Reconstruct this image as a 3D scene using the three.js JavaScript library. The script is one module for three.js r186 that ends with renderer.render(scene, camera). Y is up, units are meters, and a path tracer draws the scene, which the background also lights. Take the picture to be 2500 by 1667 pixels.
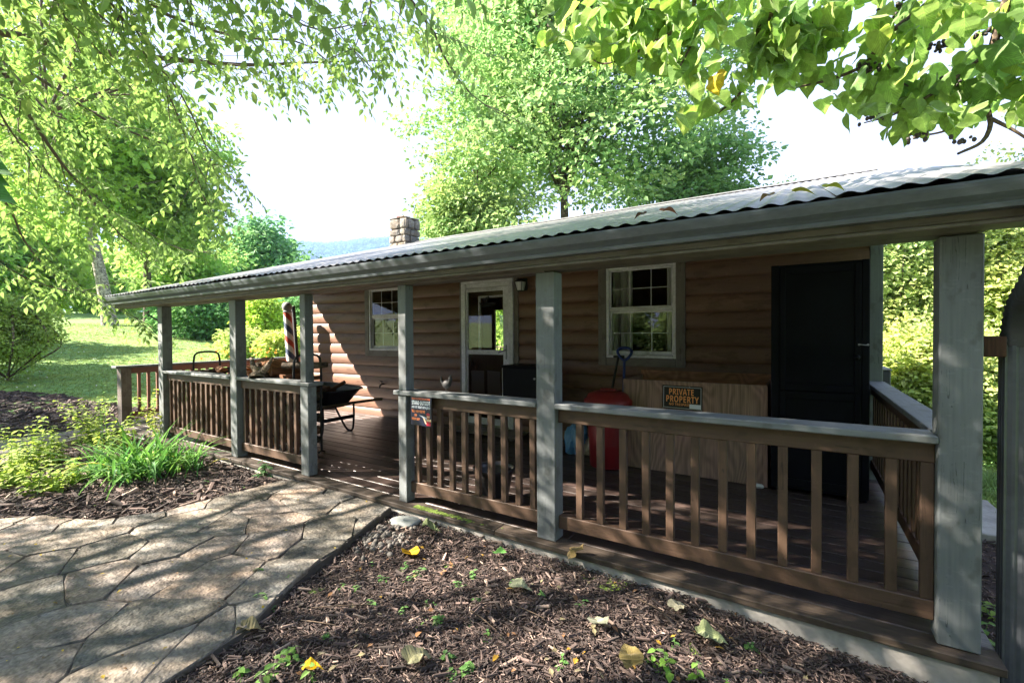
import * as THREE from 'three';
import { mergeGeometries, mergeVertices, toCreasedNormals } from 'three/addons/utils/BufferGeometryUtils.js';
import { FontLoader } from 'three/addons/loaders/FontLoader.js';
import { TextGeometry } from 'three/addons/geometries/TextGeometry.js';

// ---------------------------------------------------------------- camera, sky, sun, exposure
const scene = new THREE.Scene();
const D2R = Math.PI / 180;
const camera = new THREE.PerspectiveCamera(73.75, 1024 / 682, 0.05, 9000);
camera.rotation.order = 'YXZ';
camera.position.set(0, 1.38, 2.67);
camera.rotation.set(-0.92 * D2R, 32.35 * D2R, -0.426 * D2R);
camera.updateMatrixWorld();

const SUN = new THREE.Vector3(-1, 0.88, 0.65).normalize();
{
  const w = 256, h = 128, data = new Float32Array(w * h * 4);
  for (let j = 0; j < h; j++) for (let i = 0; i < w; i++) {
    const phi = (i + 0.5) / w * 2 * Math.PI, lat = ((j + 0.5) / h - 0.5) * Math.PI;
    const dx = Math.cos(lat) * Math.cos(phi - Math.PI), dz = Math.cos(lat) * Math.sin(phi - Math.PI), dy = Math.sin(lat);
    const e = Math.max(0, dy), m = Math.pow(1 - e, 2.2);
    const c = Math.max(0, dx * SUN.x + dy * SUN.y + dz * SUN.z), glow = 0.5 * Math.pow(c, 5) + 0.4 * Math.pow(c, 30);
    const k = 0.155, o = (j * w + i) * 4;
    data[o] = k * (0.74 + 0.38 * m + glow); data[o + 1] = k * (0.88 + 0.22 * m + glow * 0.95); data[o + 2] = k * (1.28 - 0.14 * m + glow * 0.85); data[o + 3] = 1;
  }
  const t = new THREE.DataTexture(data, w, h, THREE.RGBAFormat, THREE.FloatType);
  t.mapping = THREE.EquirectangularReflectionMapping; t.magFilter = THREE.LinearFilter; t.minFilter = THREE.LinearFilter; t.needsUpdate = true;
  scene.background = t; scene.environment = t;
}
const sun = new THREE.DirectionalLight(0xfff2e2, 5);
sun.position.copy(SUN).multiplyScalar(60); sun.castShadow = true;
sun.shadow.mapSize.set(4096, 4096); sun.shadow.radius = 1; sun.shadow.bias = -0.0005;
Object.assign(sun.shadow.camera, { left: -35, right: 35, top: 35, bottom: -35, near: 1, far: 140 });
scene.add(sun, sun.target);
const renderer = new THREE.WebGLRenderer({ antialias: true });
renderer.setSize(1024, 682);
renderer.toneMapping = THREE.LinearToneMapping;
renderer.toneMappingExposure = 8.4;
renderer.shadowMap.enabled = true;
scene.fog = new THREE.FogExp2(0x9fc0ff, 0.00017);

// ---------------------------------------------------------------- helpers
let seed = 12345;
function rnd() { seed = (seed + 0x6D2B79F5) | 0; let t = Math.imul(seed ^ (seed >>> 15), 1 | seed); t = (t + Math.imul(t ^ (t >>> 7), 61 | t)) ^ t; return ((t ^ (t >>> 14)) >>> 0) / 4294967296; }
const rr = (a, b) => a + (b - a) * rnd();
const gs = () => (rnd() + rnd() + rnd() + rnd() - 2) * 0.866 * 1.15;
const V = (x, y, z) => new THREE.Vector3(x, y, z);
const clamp = (x, a, b) => Math.min(b, Math.max(a, x));
const sm = (a, b, x) => { const t = clamp((x - a) / (b - a), 0, 1); return t * t * (3 - 2 * t); };
const hash = (i, j) => { let h = Math.imul(i | 0, 374761393) ^ Math.imul(j | 0, 668265263); h = Math.imul(h ^ (h >>> 13), 1274126177); return ((h ^ (h >>> 16)) >>> 0) / 4294967296; };
function vn(x, y, px = 0, py = 0) {           // value noise, periodic when px, py are given
  const xi = Math.floor(x), yi = Math.floor(y), fx = x - xi, fy = y - yi, u = fx * fx * (3 - 2 * fx), v = fy * fy * (3 - 2 * fy);
  const m = (a, p) => p ? ((a % p) + p) % p : a;
  const a = hash(m(xi, px), m(yi, py)), b = hash(m(xi + 1, px), m(yi, py)), c = hash(m(xi, px), m(yi + 1, py)), d = hash(m(xi + 1, px), m(yi + 1, py));
  return a + (b - a) * u + (c - a) * v + (a - b - c + d) * u * v;
}
function fbm(x, y, px, py, o = 4) { let s = 0, a = 0.5, t = 0; for (let k = 0; k < o; k++) { s += a * vn(x, y, px, py); t += a; x *= 2; y *= 2; px *= 2; py *= 2; a *= 0.5; } return s / t; }
function tex(w, h, fn, srgb = true) {
  const d = new Uint8Array(w * h * 4);
  for (let j = 0; j < h; j++) for (let i = 0; i < w; i++) { const c = fn((i + 0.5) / w, (j + 0.5) / h), o = (j * w + i) * 4; d[o] = clamp(c[0], 0, 255); d[o + 1] = clamp(c[1] ?? c[0], 0, 255); d[o + 2] = clamp(c[2] ?? c[0], 0, 255); d[o + 3] = 255; }
  const t = new THREE.DataTexture(d, w, h); t.wrapS = t.wrapT = THREE.RepeatWrapping; t.magFilter = THREE.LinearFilter; t.minFilter = THREE.LinearFilter;
  if (srgb) t.colorSpace = THREE.SRGBColorSpace; t.needsUpdate = true; return t;
}
const rep = (t, x, y = x) => { const c = t.clone(); c.repeat.set(x, y); c.needsUpdate = true; return c; };
const lin = (r, g, b) => new THREE.Color().setRGB(r, g, b);
const mat = (c, o = {}) => new THREE.MeshStandardMaterial({ color: c, roughness: 0.7, ...o });
const names = {};
function numbered(n) { const k = names[n] = (names[n] ?? -1) + 1; return k ? n + '_' + String(k).padStart(3, '0') : n; }
function tag(o, label, category, group, kind) { if (label) o.userData.label = label; if (category) o.userData.category = category; if (group) o.userData.group = group; if (kind) o.userData.kind = kind; return o; }
function thing(name, label, category, p = [0, 0, 0], turn = 0, group) { const o = new THREE.Group(); o.name = numbered(name); o.position.set(...p); o.rotation.y = turn; scene.add(o); return tag(o, label, category, group); }
function part(name, geo, m, parent, p, r) { const o = new THREE.Mesh(geo, m); o.name = parent === scene ? numbered(name) : name; o.castShadow = o.receiveShadow = true; if (p) o.position.set(...p); if (r) o.rotation.set(...r); parent.add(o); return o; }
function grp(name, parent, p = [0, 0, 0], r) { const o = new THREE.Group(); o.name = name; o.position.set(...p); if (r) o.rotation.set(...r); parent.add(o); return o; }
function inst(name, geo, m, mats, cols, parent) {
  const o = new THREE.InstancedMesh(geo, m, mats.length); mats.forEach((x, i) => o.setMatrixAt(i, x)); if (cols) cols.forEach((c, i) => o.setColorAt(i, c));
  o.name = parent === scene ? numbered(name) : name; o.castShadow = o.receiveShadow = true; o.userData.kind = 'stuff'; parent.add(o); return o;
}
const M4 = (p, q, s) => new THREE.Matrix4().compose(p, q, s instanceof THREE.Vector3 ? s : V(s, s, s));
const EU = (x, y, z, o = 'XYZ') => new THREE.Quaternion().setFromEuler(new THREE.Euler(x, y, z, o));
// a chamfered board: 44 triangles, uv in metres with u along the longest side
function box(w, h, d, c = 0.004, keepUV = false) {
  c = Math.min(c, w / 3, h / 3, d / 3);
  const X = w / 2, Y = h / 2, Z = d / 2, P = [], add = (...q) => { for (let i = 1; i < q.length - 1; i++) P.push(...q[0], ...q[i], ...q[i + 1]); };
  for (const s of [-1, 1]) {
    const o = (q) => s > 0 ? q : q.reverse();
    add(...o([[s * X, -Y + c, -Z + c], [s * X, Y - c, -Z + c], [s * X, Y - c, Z - c], [s * X, -Y + c, Z - c]]));
    add(...o([[-X + c, s * Y, -Z + c], [-X + c, s * Y, Z - c], [X - c, s * Y, Z - c], [X - c, s * Y, -Z + c]]));
    add(...o([[-X + c, -Y + c, s * Z], [X - c, -Y + c, s * Z], [X - c, Y - c, s * Z], [-X + c, Y - c, s * Z]]));
    for (const t of [-1, 1]) {
      const f = (q) => s * t > 0 ? q : q.reverse();
      add(...f([[s * X, t * (Y - c), -Z + c], [s * (X - c), t * Y, -Z + c], [s * (X - c), t * Y, Z - c], [s * X, t * (Y - c), Z - c]]));
      add(...f([[-X + c, s * Y, t * (Z - c)], [-X + c, s * (Y - c), t * Z], [X - c, s * (Y - c), t * Z], [X - c, s * Y, t * (Z - c)]]));
      add(...f([[s * (X - c), -Y + c, t * Z], [s * X, -Y + c, t * (Z - c)], [s * X, Y - c, t * (Z - c)], [s * (X - c), Y - c, t * Z]]));
      for (const u of [-1, 1]) { const g = (q) => s * t * u > 0 ? q : q.reverse(); add(...g([[s * X, t * (Y - c), u * (Z - c)], [s * (X - c), t * Y, u * (Z - c)], [s * (X - c), t * (Y - c), u * Z]])); }
    }
  }
  // wind faces outward
  const p = new Float32Array(P), n = new Float32Array(P.length), uv = new Float32Array(P.length / 3 * 2), dim = [w, h, d], ou = keepUV ? 0 : rnd() * 7, ov = keepUV ? 0 : rnd() * 7;
  for (let i = 0; i < p.length; i += 9) {
    const a = V(p[i], p[i + 1], p[i + 2]), b = V(p[i + 3], p[i + 4], p[i + 5]), e = V(p[i + 6], p[i + 7], p[i + 8]);
    let q = b.clone().sub(a).cross(e.clone().sub(a)).normalize(); const mid = a.clone().add(b).add(e);
    if (q.dot(mid) < 0) { for (let k = 0; k < 3; k++) { const t = p[i + 3 + k]; p[i + 3 + k] = p[i + 6 + k]; p[i + 6 + k] = t; } q.negate(); }
    const ax = [Math.abs(q.x), Math.abs(q.y), Math.abs(q.z)], m = ax.indexOf(Math.max(...ax)); let A = [0, 1, 2].filter(k => k !== m); if (dim[A[1]] > dim[A[0]]) A.reverse();
    for (let k = 0; k < 3; k++) { n[i + k * 3] = q.x; n[i + k * 3 + 1] = q.y; n[i + k * 3 + 2] = q.z; uv[i / 3 * 2 + k * 2] = p[i + k * 3 + A[0]] + ou; uv[i / 3 * 2 + k * 2 + 1] = p[i + k * 3 + A[1]] + ov; }
  }
  const g = new THREE.BufferGeometry(); g.setAttribute('position', new THREE.BufferAttribute(p, 3)); g.setAttribute('normal', new THREE.BufferAttribute(n, 3)); g.setAttribute('uv', new THREE.BufferAttribute(uv, 2)); return g;
}
const span = (x0, x1, y0, y1, z0, z1, c) => box(x1 - x0, y1 - y0, z1 - z0, c).translate((x0 + x1) / 2, (y0 + y1) / 2, (z0 + z1) / 2);
const nonIdx = g => g.index ? g.toNonIndexed() : g;
const merge = gs_ => mergeGeometries(gs_.map(g => { g = nonIdx(g); for (const k of Object.keys(g.attributes)) if (!['position', 'normal', 'uv'].includes(k)) g.deleteAttribute(k); return g; }));
// tapered tube through points with radii
function tube(pts, r0, r1, seg = 0, sides = 7, rf) {
  const c = new THREE.CatmullRomCurve3(pts), n = seg || Math.max(4, pts.length * 3), g = new THREE.TubeGeometry(c, n, 1, sides, false), p = g.attributes.position, uv = g.attributes.uv, L = c.getLength();
  for (let i = 0; i <= n; i++) { const q = c.getPointAt(i / n), t = i / n, r = rf ? rf(t) : r0 + (r1 - r0) * t; for (let j = 0; j <= sides; j++) { const k = i * (sides + 1) + j; p.setXYZ(k, q.x + (p.getX(k) - q.x) * r, q.y + (p.getY(k) - q.y) * r, q.z + (p.getZ(k) - q.z) * r); uv.setXY(k, uv.getX(k) * L, uv.getY(k) * Math.max(0.06, 6.28 * r0)); } }
  return g;
}
const pipe = (pts, r, sides = 8, seg) => tube(pts, r, r, seg, sides);
// pixel of the 2500 x 1667 photograph and depth along the view axis -> point in the place
const FWD = V(0, 0, -1).applyQuaternion(camera.quaternion), RGT = V(1, 0, 0).applyQuaternion(camera.quaternion), UPV = V(0, 1, 0).applyQuaternion(camera.quaternion), CAM = camera.position.clone();
const ray = (px, py) => FWD.clone().addScaledVector(RGT, (px - 1250) / 1111).addScaledVector(UPV, (833.5 - py) / 1111);
const at = (px, py, d) => CAM.clone().addScaledVector(ray(px, py), d);
const onY = (px, py, y) => { const r = ray(px, py); return CAM.clone().addScaledVector(r, (y - CAM.y) / r.y); };
const proj = p => { const v = p.clone().sub(CAM), d = v.dot(FWD); return [1250 + 1111 * v.dot(RGT) / d, 833.5 - 1111 * v.dot(UPV) / d, d]; };
const inPoly = (x, y, P) => { let c = false; for (let i = 0, j = P.length - 1; i < P.length; j = i++) if ((P[i][1] > y) !== (P[j][1] > y) && x < (P[j][0] - P[i][0]) * (y - P[i][1]) / (P[j][1] - P[i][1]) + P[i][0]) c = !c; return c; };

// ---------------------------------------------------------------- textures and materials
const grainT = tex(512, 512, (u, v) => { const g = fbm(u * 6, v * 90, 6, 90, 3), l = fbm(u * 3, v * 5, 3, 5, 3), s = hash(Math.floor(u * 512), Math.floor(v * 512)) > 0.9975 ? -45 : 0; const k = 226 + (g - 0.5) * 34 + (l - 0.5) * 34 + s; return [k, k, k]; });
const grainB = tex(512, 512, (u, v) => [128 + (fbm(u * 6, v * 90, 6, 90, 3) - 0.5) * 150 + (fbm(u * 40, v * 40, 40, 40, 2) - 0.5) * 50], false);
const wornT = tex(1024, 1024, (u, v) => {
  const g = fbm(u * 5, v * 120, 5, 120, 3), l = fbm(u * 4, v * 6, 4, 6, 4), w = sm(0.60, 0.74, fbm(u * 6, v * 60, 6, 60, 3) * 0.6 + l * 0.42), dust = fbm(u * 60, v * 60, 60, 60, 2);
  const k = 0.80 + (g - 0.5) * 0.3 + (l - 0.5) * 0.35 + (dust - 0.5) * 0.12; return [k * 205 + w * 45, k * 205 + w * 45, k * 205 + w * 48];
});
const grimeT = tex(512, 512, (u, v) => { const a = fbm(u * 5, v * 5, 5, 5, 5), b = fbm(u * 50, v * 50, 50, 50, 2); const k = 220 + (a - 0.5) * 70 + (b - 0.5) * 30; return [k, k, k]; });
const barkT = tex(256, 512, (u, v) => { const r = fbm(u * 14, v * 8, 14, 8, 4), f = fbm(u * 40, v * 30, 40, 30, 2); const k = 152 + (r - 0.5) * 190 + (f - 0.5) * 60; return [k * 1.04, k, k * 0.93]; });
const barkB = tex(256, 512, (u, v) => [255 * fbm(u * 14, v * 8, 14, 8, 4)], false);
const plyT = tex(1024, 1024, (u, v) => {
  const q = fbm(u * 2.0, v * 3, 2, 3, 3), rings = Math.sin((v * 14 + q * 9 + fbm(u * 6, v * 8, 6, 8, 2) * 1.2) * 6.283), f = fbm(u * 8, v * 160, 8, 160, 2), st = fbm(u * 5, v * 5, 5, 5, 4);
  const k = 165 + rings * 13 + (f - 0.5) * 46 + (st - 0.5) * 44; return [k * 1.0, k * 0.88 - (st - 0.5) * 14, k * 0.82];
});
const logT = tex(512, 512, (u, v) => { const g = fbm(u * 4, v * 70, 4, 70, 3), l = fbm(u * 4, v * 6, 4, 6, 3); const k = 0.55 + g * 0.8; return [150 * k + l * 40, 112 * k + l * 30, 78 * k + l * 25]; });
const stoneT = tex(1024, 1024, (u, v) => { const a = fbm(u * 4, v * 4, 4, 4, 5), b = fbm(u * 7 + 9, v * 7, 7, 7, 4), c = fbm(u * 90, v * 90, 90, 90, 2), d = fbm(u * 10, v * 40, 10, 40, 3); const k = 150 + (a - 0.5) * 84 + (c - 0.5) * 60 + (d - 0.5) * 46; return [k * 1.02 + (b - 0.5) * 22, k * 0.98, k * 0.92 - (b - 0.5) * 22]; });
const stoneB = tex(512, 512, (u, v) => { const a = fbm(u * 5, v * 9, 5, 9, 5); return [255 * (Math.abs(a - 0.5) * 1.6 + 0.3 * fbm(u * 60, v * 60, 60, 60, 2))]; }, false);
const dirtT = tex(512, 512, (u, v) => { const a = fbm(u * 40, v * 40, 40, 40, 3), b = fbm(u * 6, v * 6, 6, 6, 3); const k = 50 + a * 60 + (b - 0.5) * 30; return [k * 1.08, k * 0.9, k * 0.8]; });
const lawnT = tex(1024, 1024, (u, v) => { const a = fbm(u * 120, v * 120, 120, 120, 3), b = fbm(u * 8, v * 8, 8, 8, 4), k = 0.62 + a * 0.75; return [(112 + (b - 0.5) * 60) * k, (136 + (b - 0.5) * 30) * k, 70 * k]; });
const veinT = (() => {
  const S = 128; return tex(S, S, (u, v) => { const x = (u - 0.5) * 2; let d = Math.abs(x) * 1.4; for (let k = 0; k < 5; k++) { const y0 = 0.06 + k * 0.17, t = v - y0 - Math.abs(x) * (1.0 - k * 0.08); d = Math.min(d, Math.abs(t) * 1.3 + 0.01); } const l = 1 - sm(0.006, 0.05, d), m = fbm(u * 6, v * 6, 6, 6, 3); const k = 208 + (m - 0.5) * 56; return [k + l * 47, k + l * 44, k + l * 47]; });
})();
const paintT = tex(1024, 1024, (u, v) => {          // painted timber: grain, knots, checks, specks and scuffs
  let g = fbm(u * 5, v * 110, 5, 110, 3), l = fbm(u * 3, v * 4, 3, 4, 4), k = 222 + (g - 0.5) * 30 + (l - 0.5) * 46;
  for (let i = 0; i < 5; i++) { const kx = hash(i, 91), ky = hash(i, 17), dx = Math.abs(u - kx) * 2.2, dy = Math.abs(v - ky) * 4, r = Math.hypot(Math.min(dx, 2.2 - dx), Math.min(dy, 4 - dy)); if (r < 0.055) k -= 26 * (1 - r / 0.055) * (0.6 + 0.4 * Math.sin(r * 500)); }
  const crack = Math.abs(fbm(u * 2.0, v * 34, 2, 34, 3) - 0.5); if (crack < 0.006 && fbm(u * 7, v * 9, 7, 9, 2) > 0.56) k -= 60;
  const sp = hash(Math.floor(u * 512), Math.floor(v * 512)); if (sp > 0.9972) k -= 60; const scuff = fbm(u * 60, v * 24, 60, 24, 3); if (scuff > 0.70) k += 12 * sm(0.70, 0.76, scuff); const dirt = sm(0.60, 0.74, fbm(u * 9, v * 13, 9, 13, 4)); return [k - dirt * 26, k - dirt * 28, k - dirt * 32];
});
const M = {};
const painted = (c, r = 0.55, b = 0.0012) => mat(c, { roughness: r, map: paintT, bumpMap: grainB, bumpScale: b });
M.post = painted(lin(0.195, 0.215, 0.222), 0.6);
M.beam = painted(lin(0.15, 0.130, 0.118), 0.6);
M.brown = painted(lin(0.108, 0.063, 0.039), 0.6);
M.deck = mat(lin(0.135, 0.092, 0.078), { roughness: 0.42, map: wornT, bumpMap: grainB, bumpScale: 0.0015 });
M.deck2 = mat(lin(0.115, 0.084, 0.072), { roughness: 0.46, map: rep(wornT, 0.83, 1.2), bumpMap: grainB, bumpScale: 0.0015 });
M.rim = mat(lin(0.12, 0.085, 0.058), { roughness: 0.75, map: wornT, bumpMap: grainB, bumpScale: 0.003 });
M.siding = mat(lin(0.265, 0.138, 0.088), { roughness: 0.5, map: rep(paintT, 0.8, 1.6), bumpMap: grainB, bumpScale: 0.0015 });
M.siding2 = mat(lin(0.24, 0.128, 0.084), { roughness: 0.53, map: rep(paintT, 0.62, 1.3), bumpMap: grainB, bumpScale: 0.0015 });
M.casing = painted(lin(0.22, 0.185, 0.165), 0.6);
M.white = mat(lin(0.93, 0.90, 0.97), { roughness: 0.4, map: grimeT });
M.gutter = mat(lin(0.108, 0.126, 0.146), { roughness: 0.38, map: grimeT });
M.fascia = painted(lin(0.18, 0.155, 0.13), 0.6);
M.metal = mat(lin(0.38, 0.38, 0.39), { roughness: 0.42, metalness: 0.55, map: grimeT });
M.concrete = mat(lin(0.42, 0.40, 0.37), { roughness: 0.9, map: grimeT, bumpMap: stoneB, bumpScale: 0.003 });
M.bark = mat(lin(0.27, 0.23, 0.20), { roughness: 0.95, map: rep(barkT, 1.5, 2), bumpMap: rep(barkB, 1.5, 2), bumpScale: 0.02 });
M.barkPale = mat(lin(0.85, 0.82, 0.80), { roughness: 0.95, map: rep(barkT, 1, 1.5), bumpMap: rep(barkB, 1, 1.5), bumpScale: 0.03 });
M.twig = mat(lin(0.10, 0.075, 0.06), { roughness: 0.9 });
M.twigPale = mat(lin(0.22, 0.165, 0.125), { roughness: 0.9, map: rep(barkT, 6, 6) });
M.black = new THREE.MeshPhysicalMaterial({ color: lin(0.007, 0.008, 0.013), roughness: 0.5, specularIntensity: 0.22, map: grimeT });
M.blackRough = mat(lin(0.02, 0.02, 0.022), { roughness: 0.6 });
M.iron = mat(lin(0.03, 0.03, 0.032), { roughness: 0.45, metalness: 0.6 });
M.dark = mat(lin(0.03, 0.022, 0.018), { roughness: 0.9 });
M.interior = mat(lin(0.20, 0.13, 0.08), { roughness: 0.8, map: grainT });
M.glass = new THREE.MeshPhysicalMaterial({ color: 0xffffff, transmission: 1, thickness: 0, roughness: 0.0, ior: 1.6 });
const leafM = (c, tr = 0.5, o = {}) => new THREE.MeshPhysicalMaterial({ color: c, transmission: tr, thickness: 0, roughness: 0.98, side: THREE.DoubleSide, specularIntensity: 0.5, ...o });
M.leaf = leafM(0xffffff, 0.5);
M.heart = leafM(0xffffff, 0.66, { map: veinT });
M.grass = leafM(0xffffff, 0.35);

// ---------------------------------------------------------------- ground, lawn, beds, path
function H(x, z) {
  let h = -0.10 - 0.075 * clamp(x + 0.7, 0, 1.4);
  const up = Math.max(0, -x - 13);
  h += 0.088 * (up - 1.5 * (1 - Math.exp(-up / 1.5))) * (1 - 0.5 * sm(30, 90, up));
  const back = Math.max(0, -z - 6) * sm(-11, -2, x), right = Math.max(0, x - 2.2) * 0.7 + Math.max(0, -z - 4.2) * sm(0.5, 2, x);
  h -= 0.16 * Math.min(back, 30) + 0.22 * Math.min(right, 30) * sm(-1, -6, z);
  const far = Math.hypot(x, z); h += (fbm(x * 0.08 + 50, z * 0.08 + 50, 0, 0, 3) - 0.5) * 0.9 * sm(14, 40, far);
  h += (vn(x * 2.1 + 31, z * 2.1 + 17) - 0.5) * 0.025;
  return h;
}
{
  const ax = (c, fine, n) => { const a = [0]; let s = fine, v = 0; for (let i = 0; i < n; i++) { v += s; s *= 1.085; a.push(v); } return [...a.slice(1).reverse().map(q => c - q), ...a.map(q => c + q)]; };
  const X = ax(-4, 0.25, 86), Z = ax(0, 0.25, 86), P = [], U = [], I = [];
  for (const z of Z) for (const x of X) { P.push(x, H(x, z), z); U.push(x / 4, z / 4); }
  const n = X.length; for (let j = 0; j < Z.length - 1; j++) for (let i = 0; i < n - 1; i++) { const a = j * n + i; I.push(a, a + n, a + 1, a + 1, a + n, a + n + 1); }
  const g = new THREE.BufferGeometry(); g.setAttribute('position', new THREE.Float32BufferAttribute(P, 3)); g.setAttribute('uv', new THREE.Float32BufferAttribute(U, 2)); g.setIndex(I); g.computeVertexNormals();
  tag(part('ground', g, mat(lin(0.75, 0.85, 0.7), { roughness: 1, map: lawnT }), scene), 'green lawn sloping up to the trees', 'ground', null, 'structure');
}
// sheets that follow the ground
function sheet(name, poly, dy, step, m, label, cat) {
  let x0 = 1e9, x1 = -1e9, z0 = 1e9, z1 = -1e9; for (const [x, z] of poly) { x0 = Math.min(x0, x); x1 = Math.max(x1, x); z0 = Math.min(z0, z); z1 = Math.max(z1, z); }
  const P = [], U = [], id = {}, I = []; const idx = (i, j) => { const k = i + ',' + j; if (id[k] === undefined) { const x = x0 + i * step, z = z0 + j * step; id[k] = P.length / 3; P.push(x, H(x, z) + dy + (vn(x * 9, z * 9) - 0.5) * 0.012, z); U.push(x, z); } return id[k]; };
  for (let i = 0; x0 + i * step < x1; i++) for (let j = 0; z0 + j * step < z1; j++) { const cx = x0 + (i + 0.5) * step + (vn(i * 0.37, j * 0.41) - 0.5) * 0.1, cz = z0 + (j + 0.5) * step + (vn(i * 0.31 + 7, j * 0.43) - 0.5) * 0.1; if (inPoly(cx, cz, poly)) { const a = idx(i, j), b = idx(i + 1, j), c = idx(i, j + 1), d = idx(i + 1, j + 1); I.push(a, c, b, b, c, d); } }
  const g = new THREE.BufferGeometry(); g.setAttribute('position', new THREE.Float32BufferAttribute(P, 3)); g.setAttribute('uv', new THREE.Float32BufferAttribute(U, 2)); g.setIndex(I); g.computeVertexNormals();
  return tag(part(name, g, m, scene), label, cat, null, 'structure');
}
M.dirt = mat(lin(0.28, 0.23, 0.21), { roughness: 1, map: rep(dirtT, 1.3) });
const BED_A = [[-2.95, 0.0], [0.9, 0.0], [0.95, -0.4], [0.72, -0.4], [0.72, -3.2], [1.32, -3.4], [1.4, -2.5], [2.4, -1.0], [3.2, 0.5], [3.2, 4.6], [-1.7, 4.6], [-2.2, 2.6], [-2.5, 1.9], [-2.55, 1.5], [-2.8, 1.07], [-3.0, 0.6]];
const BED_B = [[-9.0, 0.0], [-4.0, 0.0], [-4.1, 0.6], [-4.1, 1.2], [-4.4, 1.6], [-5.0, 1.9], [-5.3, 2.15], [-6.3, 2.25], [-7.6, 1.9], [-8.6, 1.1], [-8.95, 0.15]];
const BED_C = [[-9.4, 0.15], [-9.35, 1.2], [-9.7, 2.4], [-11, 3.2], [-15.5, 2.4], [-17.6, 0.8], [-15.2, -0.8], [-11.8, -1.1], [-9.9, -2.0], [-9.45, -2.0]];
sheet('mulch_bed', BED_A, 0.006, 0.08, M.dirt, 'dark soil under the bark mulch in front of the right railing', 'mulch bed');
sheet('mulch_bed', BED_B, 0.006, 0.08, M.dirt, 'dark soil of the planted bed left of the porch entrance', 'mulch bed');
sheet('mulch_bed', BED_C, 0.006, 0.12, M.dirt, 'mulched bed between the far walkway and the lawn', 'mulch bed');

sheet('gravel_drive', [[-14, 5.0], [9, 4.9], [9, 8.0], [3, 8.0], [-4, 8.2], [-14, 7.8]], 0.006, 0.25, mat(lin(0.40, 0.375, 0.35), { roughness: 1, map: rep(grimeT, 0.7) }), 'pale gravel drive behind the viewer', 'drive');
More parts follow.
